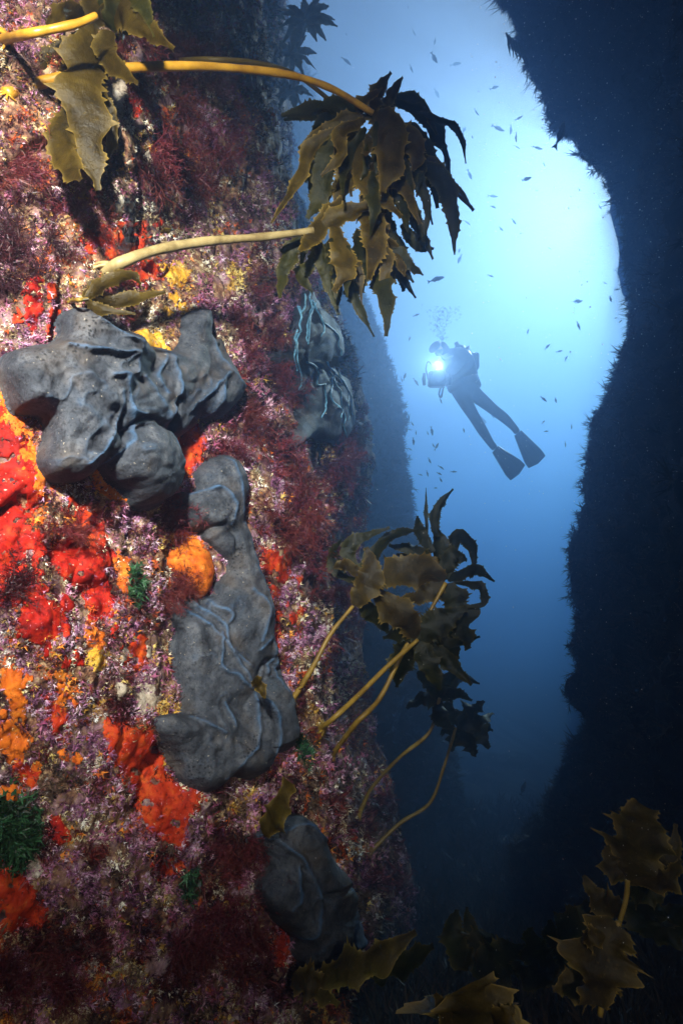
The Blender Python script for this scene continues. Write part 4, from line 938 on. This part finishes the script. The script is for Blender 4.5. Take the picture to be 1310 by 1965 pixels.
floor_kelp('lit orange brown kelp blade below the tall upright one at the lower right', (1154, 1930), 1.1, [
    ([(1182, 1772), (1160, 1820), (1150, 1880), (1142, 1930)], 92, {'tip': .5, 'base': .5}), ([(1150, 1900), (1180, 1890), (1196, 1874)], 22, {}), ([(1165, 1790), (1130, 1800), (1115, 1790)], 26, {}), ([(1150, 1850), (1110, 1860), (1090, 1850)], 30, {}), ([(1150, 1910), (1110, 1890), (1060, 1900)], 44, {})], stp=[(1186, 1768), (1165, 1850), (1150, 1950)])
floor_kelp('wide dim kelp blade spreading along the very bottom of the picture', (910, 1990), 1.0, [
    ([(905, 2010), (910, 1950), (905, 1890)], 124, {'tip': .6}), ([(900, 1990), (860, 1960), (835, 1905)], 36, {}), ([(930, 1990), (965, 1960), (985, 1930)], 36, {})])
floor_kelp('dim long kelp blade lying right of the foot of the lowest grey sponge', (650, 1870), 1.3, [
    ([(600, 1880), (660, 1862), (725, 1840), (798, 1790)], 52, {'lobed': .1, 'roll': .2}), ([(560, 1880), (600, 1890), (650, 1930)], 40, {}), ([(700, 1860), (770, 1850), (830, 1815)], 40, {'m': 'kelp_half_shade'})])
floor_kelp('dark kelp clump in the middle of the shadowed seabed', (930, 1880), 1.5, [
    ([(900, 1860), (870, 1800), (875, 1745)], 40, {}), ([(900, 1860), (900, 1790), (895, 1740)], 26, {}), ([(920, 1870), (960, 1840), (1010, 1815)], 60, {}), ([(920, 1880), (930, 1820), (945, 1790)], 60, {'m': 'kelp_half_shade'})], 'kelp_half_shade')
floor_kelp('dark kelp clump between the shadowed middle kelp and the lit orange brown one', (1060, 1890), 1.4, [
    ([(1060, 1890), (1030, 1830), (1015, 1780)], 44, {}), ([(1060, 1890), (1060, 1820), (1052, 1765)], 40, {}), ([(1060, 1890), (1090, 1850), (1100, 1770)], 60, {}), ([(1060, 1880), (1010, 1860), (1000, 1825)], 40, {}), ([(1070, 1800), (1110, 1760), (1150, 1740)], 40, {})], 'kelp_half_shade')
floor_kelp('dark kelp clump low at the lower right behind the tall upright blade', (1250, 1800), 1.6, [
    ([(1250, 1800), (1240, 1760), (1260, 1720)], 60, {}), ([(1250, 1800), (1290, 1770), (1310, 1740)], 50, {})], 'kelp_half_shade')

# ------------------------------------------------------------------ turf on the other rocks
def scatter_grid(G, P, n, sel=None):
    """random points and normals on a lofted wall"""
    nz, ns = G.shape[:2]; PP = P.reshape(nz, ns, 3); NN = grid_normals(PP)
    i = RNG.integers(1, nz-1, n*3); j = RNG.integers(1, ns-1, n*3)
    p = PP[i, j]; q = NN[i, j]
    if sel is not None:
        s = sel(p, j/ns); p = p[s]; q = q[s]
    return p[:n]+RNG.uniform(-.02, .02, (min(n, len(p)), 3)), q[:n]
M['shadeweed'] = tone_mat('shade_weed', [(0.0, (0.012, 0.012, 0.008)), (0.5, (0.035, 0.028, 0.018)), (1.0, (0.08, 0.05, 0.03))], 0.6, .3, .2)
p, q = scatter_grid(GR_, PR, 30000, lambda p, s: RNG.random(len(p)) < np.where(p[:, 1] > 3.2, 1.0, 0.25))
q = np.where(q[:, :1] > 0, -q, q)
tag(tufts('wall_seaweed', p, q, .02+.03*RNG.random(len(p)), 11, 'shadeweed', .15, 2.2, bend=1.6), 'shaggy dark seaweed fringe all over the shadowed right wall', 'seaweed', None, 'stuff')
p, q = scatter_grid(GR_, PR, 1300, lambda p, s: (p[:, 1] > 4.4) & (p[:, 1] < 6.0) & (fbm(p, 2.2, 2, 90) > .12))
q = np.where(q[:, :1] > 0, -q, q)
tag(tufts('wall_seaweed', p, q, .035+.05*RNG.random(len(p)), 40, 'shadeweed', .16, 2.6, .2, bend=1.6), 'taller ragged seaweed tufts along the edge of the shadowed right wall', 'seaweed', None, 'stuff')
p, q = scatter_grid(GF, PF, 14000, lambda p, s: p[:, 1] > 5.8)
q = np.where(q[:, :1] < 0, -q, q)
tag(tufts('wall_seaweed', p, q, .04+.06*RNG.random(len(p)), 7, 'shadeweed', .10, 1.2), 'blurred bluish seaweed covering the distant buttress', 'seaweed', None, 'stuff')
M['floorred'] = tone_mat('floor_red', [(0.0, (0.05, 0.008, 0.008)), (0.6, (0.20, 0.03, 0.03)), (0.9, (0.32, 0.10, 0.10)), (1.0, (0.5, 0.4, 0.38))], 0.6)
PP = []; NNn = []
for _ in range(9000):
    px, py = random.uniform(700, 1400), random.uniform(1560, 2050)
    d = ray(px, py).normalized(); a, n, i, t = bvhG.ray_cast(CAM0, d)
    if a is not None: PP.append(tuple(a)); NNn.append(tuple(n if n.z > 0 else -n))
PP = np.array(PP); NNn = np.array(NNn)
tag(tufts('seabed_seaweed', PP, NNn, .03+.02*PP[:, 1], 5, 'shadeweed', .12, .9), 'dark low seaweed over the seabed', 'seaweed', None, 'stuff')
pxs, _f = to_px(PP); s = (pxs[:, 0] > 1190) & (pxs[:, 1] > 1845)
tag(tufts('seabed_turf', PP[s]+np.array([0, 0, .01]), NNn[s], np.full(s.sum(), .03), 8, 'floorred', .14, .9), 'dull red turf on the rock in the bottom right corner', 'turf', None, 'stuff')

# ------------------------------------------------------------------ diver
YD = 7.0
def dp(px, py, dy=0.0): return at(px, py, YD+dy)
def skin_body(name, joints, bones, mat, parent, root=0, sub=2):
    me = bpy.data.meshes.new(name); me.from_pydata([tuple(Vector(j[0])-parent.location) for j in joints], bones, [])
    o = obj(name, me, mat, parent)
    sk = o.modifiers.new('skin', 'SKIN'); sk.use_smooth_shade = True
    for v, j in zip(me.skin_vertices[0].data, joints):
        r = j[1]; v.radius = r if isinstance(r, tuple) else (r, r); v.use_root = False
    me.skin_vertices[0].data[root].use_root = True
    sb = o.modifiers.new('sub', 'SUBSURF'); sb.levels = sub; sb.render_levels = sub
    return o
diver = empty('person', dp(893, 748), 'scuba diver in black wetsuit and long fins hovering in open blue water', 'person')
J = [(dp(893, 750, .0), (.17, .12)),      # 0 pelvis
     (dp(882, 728, -.02), (.155, .12)),    # 1 waist
     (dp(872, 702, -.05), (.185, .13)),    # 2 chest
     (dp(866, 686, -.07), (.13, .10)),     # 3 upper chest
     (dp(856, 677, -.11), (.062, .062)),   # 4 neck
     (dp(846, 670, -.15), (.098, .105)),   # 5 head
     (dp(838, 664, -.18), (.085, .09)),    # 6 crown
     (dp(884, 758, -.05), (.105, .10)),    # 7 hip a
     (dp(911, 803, -.05), (.068, .068)),   # 8 knee a
     (dp(925, 826, -.02), (.066, .066)),   # 9 calf a
     (dp(941, 851, .02), (.045, .045)),    # 10 ankle a
     (dp(950, 862, .0), (.045, .04)),      # 11 foot a
     (dp(905, 752, .06), (.105, .10)),     # 12 hip b
     (dp(947, 787, .10), (.068, .068)),    # 13 knee b
     (dp(966, 801, .14), (.066, .066)),    # 14 calf b
     (dp(985, 820, .18), (.045, .045)),    # 15 ankle b
     (dp(993, 831, .16), (.045, .04)),     # 16 foot b
     (dp(851, 693, -.20), (.068, .068)),   # 17 shoulder a
     (dp(845, 712, -.34), (.05, .05)),     # 18 elbow a
     (dp(838, 722, -.48), (.034, .034)),   # 19 wrist a
     (dp(893, 680, .02), (.07, .07)),      # 20 shoulder b
     (dp(904, 700, -.16), (.052, .052)),   # 21 elbow b
     (dp(876, 724, -.34), (.042, .042)),   # 22 forearm b
     (dp(850, 730, -.47), (.034, .034))]   # 23 wrist b
B = [(0, 1), (1, 2), (2, 3), (3, 4), (4, 5), (5, 6), (0, 7), (7, 8), (8, 9), (9, 10), (10, 11), (0, 12), (12, 13), (13, 14), (14, 15), (15, 16), (3, 17), (17, 18), (18, 19), (3, 20), (20, 21), (21, 22), (22, 23)]
skin_body('body', J, B, M['neoprene'], diver)
def hand(wrist, d, up, nm):
    """palm with four curled fingers and a thumb, gripping towards d"""
    d = d.normalized(); s = d.cross(up).normalized(); u = s.cross(d).normalized()
    js = [(wrist, .03), (wrist+d*.05, (.042, .022)), (wrist+d*.09, (.042, .018))]; bs = [(0, 1), (1, 2)]
    for k, (off, L) in enumerate(((-.032, .07), (-.011, .08), (.011, .075), (.032, .058))):
        b = len(js); r0 = wrist+d*.09+s*off
        js += [(r0+d*.012, .0105), (r0+d*L*.5-u*.012, .0098), (r0+d*L*.75-u*.04, .009), (r0+d*L*.62-u*.06, .008)]
        bs += [(2, b), (b, b+1), (b+1, b+2), (b+2, b+3)]
    b = len(js); r0 = wrist+d*.04+s*-.04
    js += [(r0, .014), (r0+d*.035-s*.025-u*.015, .011), (r0+d*.06-s*.02-u*.04, .009)]; bs += [(1, b), (b, b+1), (b+1, b+2)]
    skin_body(nm, js, bs, M['gear'], diver, 0, 1)
hand(J[19][0], Vector((-.3, -.9, -.25)), Vector((0, 0, 1)), 'gloved_hand')
hand(J[23][0], Vector((-.45, -.85, -.1)), Vector((0, 0, 1)), 'gloved_hand')

def joined(name, parts, mat, parent):
    """parts: (verts, faces) lists in world space -> one mesh under parent"""
    V = []; Fc = []
    for v, f in parts:
        k = len(V); V += [tuple(Vector(p)-parent.location) for p in v]; Fc += [tuple(i+k for i in q) for q in f]
    me = bpy.data.meshes.new(name); me.from_pydata(V, [], Fc); me.update()
    for p in me.polygons: p.use_smooth = True
    return obj(name, me, mat, parent)
def tube_parts(pts, radii, sides=12, squash=None):
    C = [Vector(p) for p in pts]; V = []; Fc = []; n = len(C)
    for i in range(n):
        t = (C[min(i+1, n-1)]-C[max(i-1, 0)]).normalized(); u = t.orthogonal().normalized() if squash is None else (squash-t*squash.dot(t)).normalized(); v = t.cross(u)
        ru, rv = radii[i] if isinstance(radii[i], tuple) else (radii[i], radii[i])
        for k in range(sides):
            a = 2*math.pi*k/sides; V.append(C[i]+u*ru*math.cos(a)+v*rv*math.sin(a))
    for i in range(n-1):
        for k in range(sides): Fc.append((i*sides+k, i*sides+(k+1) % sides, (i+1)*sides+(k+1) % sides, (i+1)*sides+k))
    Fc.append(tuple(range(sides-1, -1, -1))); Fc.append(tuple((n-1)*sides+k for k in range(sides)))
    return V, Fc
ax = (J[3][0]-J[0][0]).normalized(); view = (-J[2][0]).normalized(); sdv = ax.cross(view).normalized()
back = -view*.75 - sdv*0.0
back = (back + sdv*.55).normalized()
# tank behind the back
tb = J[1][0]+back*.22-ax*.06
tank = joined('air_tank', [tube_parts([tb+ax*t for t in (-.14, -.12, 0, .36, .42, .455, .46, .50)], [.06, .085, .09, .09, .075, .035, .028, .026], 16)], M['gear'], diver)
# buoyancy vest: wraps shoulders, bulging on the right side
vest = joined('buoyancy_vest', [tube_parts([J[1][0]+back*.03-ax*.02, J[2][0]+back*.03, J[3][0]+back*.05, J[3][0]+back*.06+ax*.07], [(.205, .17), (.23, .19), (.20, .17), (.12, .10)], 18, sdv),
    tube_parts([dp(884, 679, .05), dp(898, 674, .05), dp(907, 684, .02), dp(908, 704, -.0), dp(903, 720, 0)], [.06, .075, .08, .07, .04], 12)], M['gear'], diver)
belt = joined('weight_belt', [tube_parts([J[0][0]+ax*.05, J[0][0]+ax*.08, J[0][0]+ax*.13, J[0][0]+ax*.15], [(.18, .14), (.195, .155), (.195, .155), (.18, .14)], 18, sdv)], M['gear'], diver)
# mask, hood detail and regulator on the face (looking down to the lamp)
hd = (J[5][0]+J[6][0])*.5; face = (Vector((-.45, -.75, -.50))).normalized(); hu = (J[6][0]-J[4][0]).normalized(); hs = face.cross(hu).normalized(); hu = hs.cross(face)
mk = joined('dive_mask', [tube_parts([hd+face*.06+hu*.03, hd+face*.115+hu*.03, hd+face*.135+hu*.03], [(.085, .05), (.085, .05), (.078, .044)], 14, hs)], M['gear'], diver)
gl = joined('mask_glass', [tube_parts([hd+face*.136+hu*.03, hd+face*.139+hu*.03], [(.07, .036), (.068, .034)], 14, hs)], M['glass'], mk)
ns = joined('nose_pocket', [tube_parts([hd+face*.11+hu*.01, hd+face*.15-hu*.005, hd+face*.12-hu*.03], [.015, .02, .018], 8)], M['gear'], mk)
rg = joined('regulator', [tube_parts([hd+face*.09-hu*.055, hd+face*.14-hu*.06, hd+face*.165-hu*.06], [.03, .042, .036], 12), tube_parts([hd+face*.12-hu*.06+hs*.05, hd+face*.12-hu*.06-hs*.05], [.015, .015], 8)], M['gear'], diver)
hose = obj('hose', tube_mesh('hose', [v-diver.location for v in [hd+face*.14-hu*.06, dp(852, 690, -.36), dp(866, 684, -.25), J[3][0]+back*.15]], .013, .013, 24, 8), M['gear'], rg)
cheek = joined('face_skin', [tube_parts([hd+face*.07-hu*.02, hd+face*.098-hu*.02], [(.055, .06), (.04, .045)], 12, hs)], M['skin'], diver)
h2 = obj('gauge_hose', tube_mesh('gauge_hose', [v-diver.location for v in [dp(848, 735, -.1), dp(842, 755, -.16), dp(846, 762, -.16), dp(850, 745, -.1), dp(856, 730, -.05)]], .012, .012, 30, 8), M['gear'], diver)
# fins
def fin(ankle, foot, tip, width):
    o = joined('fin', [], M['fin'], diver)
    ax_ = (tip-foot).normalized(); s = ax_.cross(-foot.normalized()).normalized(); s = (s*.95 + ax_.cross(s)*.25).normalized(); nrm = s.cross(ax_).normalized()
    L = (tip-foot).length; V = []; Fc = []; ts = np.linspace(0, 1, 16); cs = np.linspace(-1, 1, 13)
    for layer in (1, -1):
        for t in ts:
            w = width*(.42+.58*min(1, t/.75)**1.0)*(1 if t < .96 else .93); 
            for c in cs:
                rib = .012 if abs(abs(c)-1) < .01 else (.007 if abs(abs(c)-.5) < .09 else .003)
                tip_cut = -.03*L*(1-abs(c)**2)*0 + .05*L*(abs(c))*(t > .95)*-1
                V.append(foot+ax_*(t*L+tip_cut)+s*c*w*.5+nrm*layer*(rib*(1.15-.8*t))+nrm*.05*math.sin(t*2.2)*L*.4)
    nr, nc = len(ts), len(cs); n1 = nr*nc
    for i in range(nr-1):
        for k in range(nc-1):
            a = i*nc+k; Fc.append((a, a+1, a+nc+1, a+nc)); Fc.append((n1+a, n1+a+nc, n1+a+nc+1, n1+a+1))
    for i in range(nr-1):
        for k in (0, nc-1): a = i*nc+k; Fc.append((a, a+nc, n1+a+nc, n1+a))
    for k in range(nc-1):
        for i in (0, nr-1): a = i*nc+k; Fc.append((a, a+1, n1+a+1, n1+a))
    me = o.data; me.clear_geometry(); me.from_pydata([tuple(v-diver.location) for v in V], [], Fc); me.update()
    joined('foot_pocket', [tube_parts([ankle+ax_*.03, foot-ax_*.02, foot+ax_*.10, foot+ax_*.17], [(.055, .05), (.062, .05), (.07, .035), (.06, .015)], 14, s)], M['gear'], o)
    hl = ankle - ax_*.03
    joined('heel_strap', [tube_parts([hl+s*.06+ax_*.04, hl+s*.03-nrm*.02-ax_*.045, hl-ax_*.06, hl-s*.03-nrm*.02-ax_*.045, hl-s*.06+ax_*.04], [.011]*5, 8), tube_parts([hl-ax_*.05, hl-ax_*.09+s*.03], [.010, .008], 8)], M['gear'], o)
    return o
fin(J[10][0], J[11][0], dp(996, 910, -.14), .25)
fin(J[15][0], J[16][0], dp(1032, 890, .05), .25)

# the camera rig the diver holds, with its lit lamp
rig = empty('underwater_camera', dp(838, 728, -.62), 'bulky underwater camera housing with one glowing lamp, held by the diver', 'camera')
c0 = rig.location.copy()
def boxy(c, hx, hy, hz, bev=.25):
    """a bevelled box"""
    V = []; Fc = []
    prof = [(-1, 1-bev), (-1+bev, 1), (1-bev, 1), (1, 1-bev), (1, -1+bev), (1-bev, -1), (-1+bev, -1), (-1, -1+bev)]
    for y, k in ((-1, .85), (-.8, 1), (.8, 1), (1, .85)):
        for a, b in prof: V.append(c+Vector((a*hx*k, y*hy, b*hz*k)))
    for i in range(3):
        for k in range(8): Fc.append((i*8+k, i*8+(k+1) % 8, (i+1)*8+(k+1) % 8, (i+1)*8+k))
    Fc.append(tuple(range(7, -1, -1))); Fc.append(tuple(24+k for k in range(8)))
    return V, Fc
joined('housing', [boxy(c0, .10, .07, .08)], M['gear'], rig)
joined('dome_port', [tube_parts([c0+Vector((0, -.06, 0)), c0+Vector((0, -.12, 0)), c0+Vector((0, -.155, 0)), c0+Vector((0, -.17, 0))], [.065, .075, .055, .02], 16)], M['glass'], rig)
for s in (-1, 1): joined('grip', [tube_parts([c0+Vector((s*.145, .0, -.07)), c0+Vector((s*.15, -.01, 0)), c0+Vector((s*.14, 0, .07))], [.018, .022, .016], 10)], M['gear'], rig)
lampc = dp(839, 703, -.72)
joined('lamp_arm', [tube_parts([c0+Vector((0, 0, .08)), (c0+lampc)*.5+Vector((.03, .05, .03)), lampc+Vector((0, .08, 0))], [.016, .016, .014], 10)], M['gear'], rig)
lh = joined('lamp_head', [tube_parts([lampc+Vector((0, .14, -.01)), lampc+Vector((0, .12, -.01)), lampc+Vector((0, .02, 0)), lampc+Vector((0, .0, 0))], [.03, .05, .062, .062], 18)], M['gear'], rig)
m, nt, b = new_mat('lamp_glow'); b.inputs['Base Color'].default_value = (1, 1, 1, 1); b.inputs['Emission Color'].default_value = (.95, 1, 1, 1); b.inputs['Emission Strength'].default_value = 25; M['lamp'] = m
joined('lamp_lens', [tube_parts([lampc+Vector((0, -.002, 0)), lampc+Vector((0, -.012, 0)), lampc+Vector((0, -.02, 0))], [.07, .068, .045], 18)], M['lamp'], lh)
obj('cable', tube_mesh('cable', [v-c0 for v in [lampc+Vector((0, .12, 0)), dp(822, 694, -.6), dp(817, 708, -.62), dp(820, 722, -.62), c0+Vector((-.1, 0, 0))]], .010, .010, 30, 8), M['gear'], rig)
ld = bpy.data.lights.new('dive_lamp', 'SPOT'); ld.spot_size = R(115); ld.spot_blend = .6; ld.energy = 40; ld.shadow_soft_size = .05; ld.color = (.9, 1, 1)
lo = bpy.data.objects.new('dive_lamp', ld); COL.objects.link(lo); lo.location = lampc+Vector((0, -.05, 0)); lo.rotation_euler = (-lampc).to_track_quat('-Z', 'Y').to_euler()

# exhaled bubbles: countless, one mass
def spheres(name, C, Rr, mat, nu=8, nv=6):
    V = []; Fc = []
    th = np.linspace(0, math.pi, nv); ph = np.linspace(0, 2*math.pi, nu, endpoint=False)
    u = np.array([(math.sin(t)*math.cos(p), math.sin(t)*math.sin(p), math.cos(t)) for t in th for p in ph])
    base = []
    for i in range(nv-1):
        for k in range(nu): base.append((i*nu+k, i*nu+(k+1) % nu, (i+1)*nu+(k+1) % nu, (i+1)*nu+k))
    base = np.array(base); n = len(u)
    VV = (np.asarray(C)[:, None, :]+np.asarray(Rr)[:, None, None]*u[None]).reshape(-1, 3)
    FF = (np.arange(len(C))[:, None, None]*n+base[None]).reshape(-1, 4)
    return obj(name, mesh_np(name, VV, [FF]), mat)
m, nt, b = new_mat('bubble'); b.inputs['Base Color'].default_value = (.85, .93, 1, 1); b.inputs['Roughness'].default_value = .15; b.inputs['Alpha'].default_value = .12; M['bubble'] = m
bc = []
for i in range(420):
    t = random.random(); w = 8+26*t
    bc.append(tuple(dp(848+random.gauss(0, w*.55)-6*math.sin(t*5), 655-62*t-random.random()*8, random.uniform(-.3, .3))))
tag(spheres('bubbles', bc, [.004+.012*random.random()**2 for _ in bc], M['bubble']), 'cloud of fine bubbles rising above the diver', 'bubbles', None, 'stuff')

# ------------------------------------------------------------------ fish
def fish_mesh(bendv):
    V = []; Fc = []; n = 14; sides = 10
    xs = np.linspace(-.5, .36, n); prof = np.interp(xs, [-.5, -.47, -.38, -.2, 0, .2, .32, .36], [.01, .035, .075, .115, .11, .065, .028, .024])
    for x, r in zip(xs, prof):
        y = bendv*(x+.5)**2
        for k in range(sides):
            a = 2*math.pi*k/sides; V.append((x, y+.5*r*math.cos(a), r*math.sin(a)))
    for i in range(n-1):
        for k in range(sides): Fc.append((i*sides+k, i*sides+(k+1) % sides, (i+1)*sides+(k+1) % sides, (i+1)*sides+k))
    Fc.append(tuple(range(sides))); Fc.append(tuple((n-1)*sides+k for k in range(sides-1, -1, -1)))
    def finp(pts, th=.006):
        b = len(V); m_ = len(pts)
        for s in (-1, 1): V.extend([(x, bendv*(x+.5)**2+s*th, z) for x, z in pts])
        Fc.append(tuple(b+i for i in range(m_))); Fc.append(tuple(b+m_+i for i in range(m_-1, -1, -1)))
        for i in range(m_): j = (i+1) % m_; Fc.append((b+i, b+m_+i, b+m_+j, b+j))
    finp([(.33, .02), (.5, .13), (.45, .0), (.5, -.13), (.33, -.02)])
    finp([(-.2, .105), (-.08, .165), (.1, .13), (.22, .06)]); finp([(.0, -.10), (.1, -.145), (.22, -.06)]); finp([(-.2, -.10), (-.1, -.16), (-.1, -.1)])
    me = bpy.data.meshes.new('fish'); me.from_pydata(V, [], Fc); me.update()
    for p in me.polygons: p.use_smooth = True
    me.materials.append(M['fish']); return me
FM = [fish_mesh(b) for b in (-.28, -.12, 0, .14, .3)]
r2 = lambda l: [(500+x/1.617, y/1.617, a, L/1.617) for x, y, a, L in l]
r4 = lambda l: [(700+x/2.148, 550+y/2.148, a, L/2.148) for x, y, a, L in l]
# heading angle on the picture in degrees (0 right, 90 down), length in picture pixels
F2 = [(457, 22, 80, 16), (475, 103, 60, 26), (540, 130, 100, 28), (538, 180, 60, 46), (605, 198, -10, 40), (265, 105, 60, 20), (266, 188, 45, 40), (467, 213, 70, 28), (545, 288, 65, 38), (725, 271, -15, 36), (668, 350, 45, 26), (632, 398, 110, 40), (735, 399, 20, 46), (777, 400, 100, 36), (800, 368, -35, 32), (790, 428, 80, 30), (858, 460, 10, 34), (878, 510, 60, 20), (657, 422, 90, 24), (648, 545, 60, 36), (720, 608, 10, 34), (720, 640, 35, 26), (640, 687, 55, 34), (745, 709, 50, 24), (785, 688, 50, 26), (615, 775, 95, 26), (617, 803, 110, 40), (712, 856, 15, 22), (988, 588, 80, 16), (1050, 643, 40, 20), (985, 935, -10, 26), (1085, 928, 80, 20), (1105, 897, 0, 16), (483, 977, -20, 22), (437, 750, -45, 20), (985, 1010, 70, 28), (895, 770, 30, 14), (1067, 878, 30, 14), (1115, 998, -50, 16), (855, 592, 0, 16), (828, 1028, 100, 18), (462, 1052, -60, 16), (795, 455, 40, 26)]
F4 = [(870, 58, -20, 28), (880, 64, -20, 34), (1010, 50, 80, 26), (1040, 10, 0, 24), (210, 118, -15, 28), (125, 70, 90, 24), (183, 215, 100, 20), (880, 165, 70, 34), (670, 185, -60, 22), (750, 248, -45, 34), (800, 267, -15, 30), (825, 298, -55, 32), (1050, 145, -50, 20), (1032, 130, -20, 18), (130, 375, 90, 26), (150, 385, 60, 24), (163, 370, -70, 36), (210, 392, 60, 40), (312, 470, 70, 28), (735, 463, 40, 34), (785, 467, 80, 28), (168, 495, 0, 14), (195, 565, 60, 20), (275, 595, 80, 40), (258, 605, 60, 18), (210, 602, 90, 18), (408, 590, 90, 26), (735, 558, -50, 20), (745, 597, -10, 22), (850, 577, 90, 22), (825, 650, 90, 24), (200, 637, 90, 32), (185, 670, 30, 20), (295, 658, -60, 32), (282, 655, 60, 18), (265, 717, 60, 26), (315, 745, 45, 28), (305, 770, 30, 24), (228, 775, 20, 20), (257, 770, 80, 26), (312, 797, 60, 22), (365, 763, 0, 26), (140, 602, -50, 18), (172, 590, 80, 20), (290, 830, 0, 16)]
r = random.Random(5)
def put_fish(px, py, ang, L, label, group=None, Y=None):
    Y = Y or r.uniform(5.5, 8.5)
    o = bpy.data.objects.new('fish', FM[r.randrange(5)]); COL.objects.link(o)
    c = at(px, py, Y); a = R(ang); e = at(px+10*math.cos(a), py+10*math.sin(a), Y+r.uniform(-.02, .02)*1)
    d = (e-c).normalized(); s = L/F*Y*1.1
    zz = Vector((0, r.uniform(-.35, .35), 1)) if abs(d.z) < .8 else Vector((r.choice((-1, 1)), r.uniform(-.5, .5), 0))
    y_ = zz.cross(-d).normalized(); z_ = (-d).cross(y_).normalized()
    o.matrix_world = Matrix.Translation(c) @ Matrix((-d, y_, z_)).transposed().to_4x4() @ Matrix.Scale(s, 4)
    tag(o, label, 'fish', group); return o
for f in r2(F2): put_fish(*f, 'small slim fish scattered in the bright water above the diver', 'small fish above the diver')
for f in r4(F4):
    if f[0] < 880 and f[1] > 700: put_fish(*f, 'tiny dark fish schooling between the distant buttress and the diver', 'small fish by the buttress')
    else: put_fish(*f, 'small slim fish in the open water around and right of the diver', 'small fish around the diver')
put_fish(1078, 253, -80, 58, 'largest dark fish pointing upright beside the sunlit edge of the right wall', Y=3.4)
put_fish(1008, 345, -25, 28, 'dark curved fish in the middle of the brightest water', Y=4.5)
put_fish(837, 535, -12, 32, 'dark fish just right of the drooping kelp blades', Y=4.2)
put_fish(1003, 1513, -70, 24, 'lone fish low in the canyon near the seabed', Y=6.0)

# ------------------------------------------------------------------ specks drifting in the water, lit by the flash
m, nt, b = new_mat('speck'); b.inputs['Base Color'].default_value = (.9, .92, .95, 1); b.inputs['Roughness'].default_value = .8; M['speck'] = m
sc = []; sr = []
for _ in range(4200):
    px, py = random.uniform(900, 1420), random.uniform(-100, 1700)**1.0
    if random.random() < (py/1900): continue
    Yk = random.uniform(.7, 1.6)
    sc.append(tuple(at(px, py, Yk))); sr.append((.0004+.0008*random.random()**3)*(1 if py < 700 else .6))
for _ in range(500):
    px, py = random.uniform(600, 1400), random.uniform(0, 2000); Yk = random.uniform(.7, 1.6)
    sc.append(tuple(at(px, py, Yk))); sr.append(.0003+.0004*random.random()**3)
tag(spheres('drifting_specks', sc, sr, M['speck'], 5, 4), 'pale specks drifting in the dark water by the right wall', 'specks', None, 'stuff')

# ------------------------------------------------------------------ the water itself: one closed box of even blue haze
hz = [(-70, -40, -5.5), (70, -40, -5.5), (70, 100, -5.5), (-70, 100, -5.5), (-70, -40, 8.7), (70, -40, 8.7), (70, 100, 8.7), (-70, 100, 8.7)]
me = bpy.data.meshes.new('haze'); me.from_pydata(hz, [], [(3, 2, 1, 0), (4, 5, 6, 7), (0, 1, 5, 4), (1, 2, 6, 5), (2, 3, 7, 6), (3, 0, 4, 7)]); me.update()
m = bpy.data.materials.new('sea_water'); m.use_nodes = True; nt = m.node_tree
nt.nodes.remove(nt.nodes['Principled BSDF'])
pv = nt.nodes.new('ShaderNodeVolumePrincipled')
pv.inputs['Color'].default_value = (0.235, 0.37, 0.63, 1); pv.inputs['Density'].default_value = 0.125
pv.inputs['Anisotropy'].default_value = 0.79; pv.inputs['Absorption Color'].default_value = (0.03, 0.26, 0.95, 1)
nt.links.new(pv.outputs[0], nt.nodes['Material Output'].inputs['Volume'])
tag(obj('haze', me, m), 'clear blue sea water filling the canyon', 'sea water', None, 'stuff')
